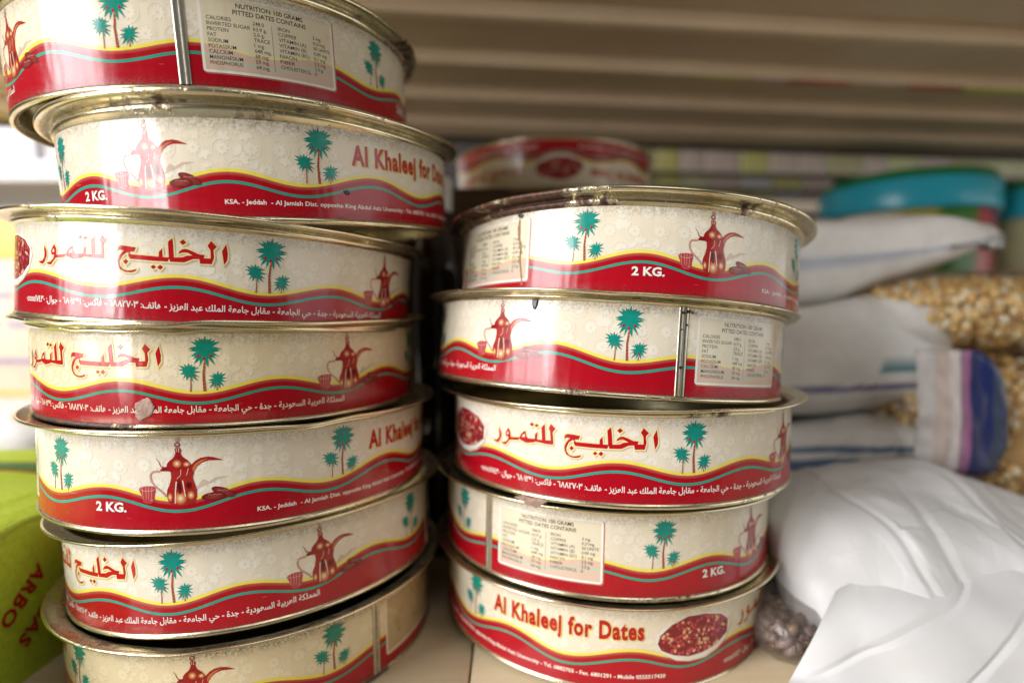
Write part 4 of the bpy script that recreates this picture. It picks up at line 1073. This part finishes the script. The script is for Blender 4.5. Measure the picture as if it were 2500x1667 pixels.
def sack_print(name, tris, col, o, au, avv, dirn):
    o = GI @ Vector(o); V, F = [], []
    for t in tris:
        n = 3
        for i in range(n):
            for j in range(n - i):
                def q(a, b): return (t[0][0] + (t[1][0] - t[0][0]) * a / n + (t[2][0] - t[0][0]) * b / n, t[0][1] + (t[1][1] - t[0][1]) * a / n + (t[2][1] - t[0][1]) * b / n)
                for tri in ([(i, j), (i + 1, j), (i, j + 1)], [(i + 1, j), (i + 1, j + 1), (i, j + 1)] if i + j < n - 1 else None):
                    if tri: b = len(V); V += [q(*k) for k in tri]; F.append((b, b + 1, b + 2))
    P = on_sack(V, o, au, avv, dirn)
    me = pydata(name, P, F); set_col(me, [col] * len(P))
    return link(name, me, M_GREEN, gs)
ct_, st_ = .80, .60
au, avv = Vector((0, -ct_, -st_)), Vector((0, st_, -ct_))
RL = (.42, .012, .012)
for txt, o, cap in (('ARBO', (-.29, .3365, -.1525), 9.5), ('BAS', (-.29, .3365, -.1785), 9.5)):
    t, w = text_fit(txt, cap, None, bold=.03, res=2, scale_x=1.0, ref=.03, spacing=1.1)
    sack_print('red_lettering', [tuple((a * .001, b * .001) for a, b in q) for q in t], RL, o, au, avv, Vector((-1, 0, 0)))
rect = lambda a, b, c, d: [((a, c), (b, c), (b, d)), ((a, c), (b, d), (a, d))]
for s, col, k in ((0, (.42, .05, .02), 1), (.0035, (.04, .20, .03), 2)):
    sack_print('printed_banner', rect(-.10 + s, .045 - s, -.015 + s, .013 - s), col, (-.395, .44, 0), Vector((1, 0, 0)), Vector((0, 1, 0)), Vector((0, 0, -1))).location.z = .0004 * k

# folded seam along the sack's top edge
V, F = [], []
for k in range(61):
    y = -.150 + .30 * k / 60; w_ = .0012 * sin(k * .9) + .001 * sin(k * .37)
    for dx, dz in ((-.004, -.002), (.0045 + w_, .003), (.0075 + w_, .0005), (.003, -.005)): V.append((.127 + dx, y, .0975 + dz))
for k in range(60):
    for a in range(3): F.append((k * 4 + a, k * 4 + a + 1, k * 4 + a + 5, k * 4 + a + 4))
me = pydata('seam', V, F); set_col(me, [(.52, .66, .07)] * len(V)); link('seam', me, M_GREEN, gs)

# carton with a yellow top band behind the left stack
bx = thing('product_box', (-.795, .86, -.115), 'peach coloured box with a yellow top band and blue marks behind the left stack', 'box')
def cbox(name, sx, sy, sz, o, col, par, mat=M_PACK, bev=.002):
    me = box_mesh(name, sx, sy, sz, bev, 2, o); set_col(me, [col] * len(me.vertices)); return link(name, me, mat, par)
cbox('box_wall', .31, .2, .19, (0, 0, .095), (.74, .54, .40), bx)
cbox('yellow_band', .312, .202, .062, (0, 0, .222), (.80, .62, .05), bx)
cbox('ochre_band', .312, .202, .012, (0, 0, .006), (.60, .40, .10), bx)
for x, z, w in ((.10, .14, .03), (.135, .10, .05), (.07, .10, .05), (.11, .05, .07)): cbox('blue_mark', w, .002, .006, (x, -.1012, z), (.16, .18, .34), bx, M_PACK, 0)
for z, w in ((.14, .03), (.10, .06), (.05, .09)): cbox('blue_mark', .002, w, .006, (.1562, 0, z), (.16, .18, .34), bx, M_PACK, 0)
wp = thing('white_packet', (-.795, .80, FZ(-.795)), 'flat white packet with faint red lines under the peach box', 'packet')
me = sack_mesh('packet_skin', (0, 0, .061), (.30, .22, .061), .35, .35, 120, 60, lambda p, n: .003 * ridge(p, 9, 2, 1.4), lambda p, a, b: (.62, .25, .24) if abs(p.z + p.x * .08 - .02) < .0025 else (.80, .79, .80))
link('packet_skin', me, M_PACK, wp)

# bright shelving by the far wall on the left
ws = thing('wall_shelf', (-1.25, 1.5, .315), 'white shelf along the far wall seen left of the tins', 'shelf')
cbox('board', 1.7, .34, .045, (0, 0, .02), (.78, .78, .76), ws, M_PLASTIC)
cbox('back_panel', 1.7, .02, .75, (0, .18, -.42), (.32, .24, .14), ws, M_PLASTIC, 0)
cbox('lower_board', 1.7, .34, .03, (0, 0, -.75), (.36, .29, .19), ws, M_PLASTIC)
for k, (x, w, h, c, lab) in enumerate([(.22, .05, .06, (.62, .16, .04), 'orange'), (.14, .06, .07, (.70, .62, .62), 'pale pink'), (.03, .09, .20, (.80, .80, .84), 'tall white'), (-.10, .10, .16, (.76, .78, .84), 'bluish white')]):
    t = thing('product_pack', (-1.25 + x, 1.42, .3577), lab + ' pack standing on the far white wall shelf', 'packet', 'packs on the far shelf')
    cbox('pack_wall', w, .06, h, (0, 0, h / 2), c, t)
    cbox('pack_lid', w * .98, .058, .008, (0, 0, h + .004), tuple(min(.85, q * 1.1) for q in c), t)
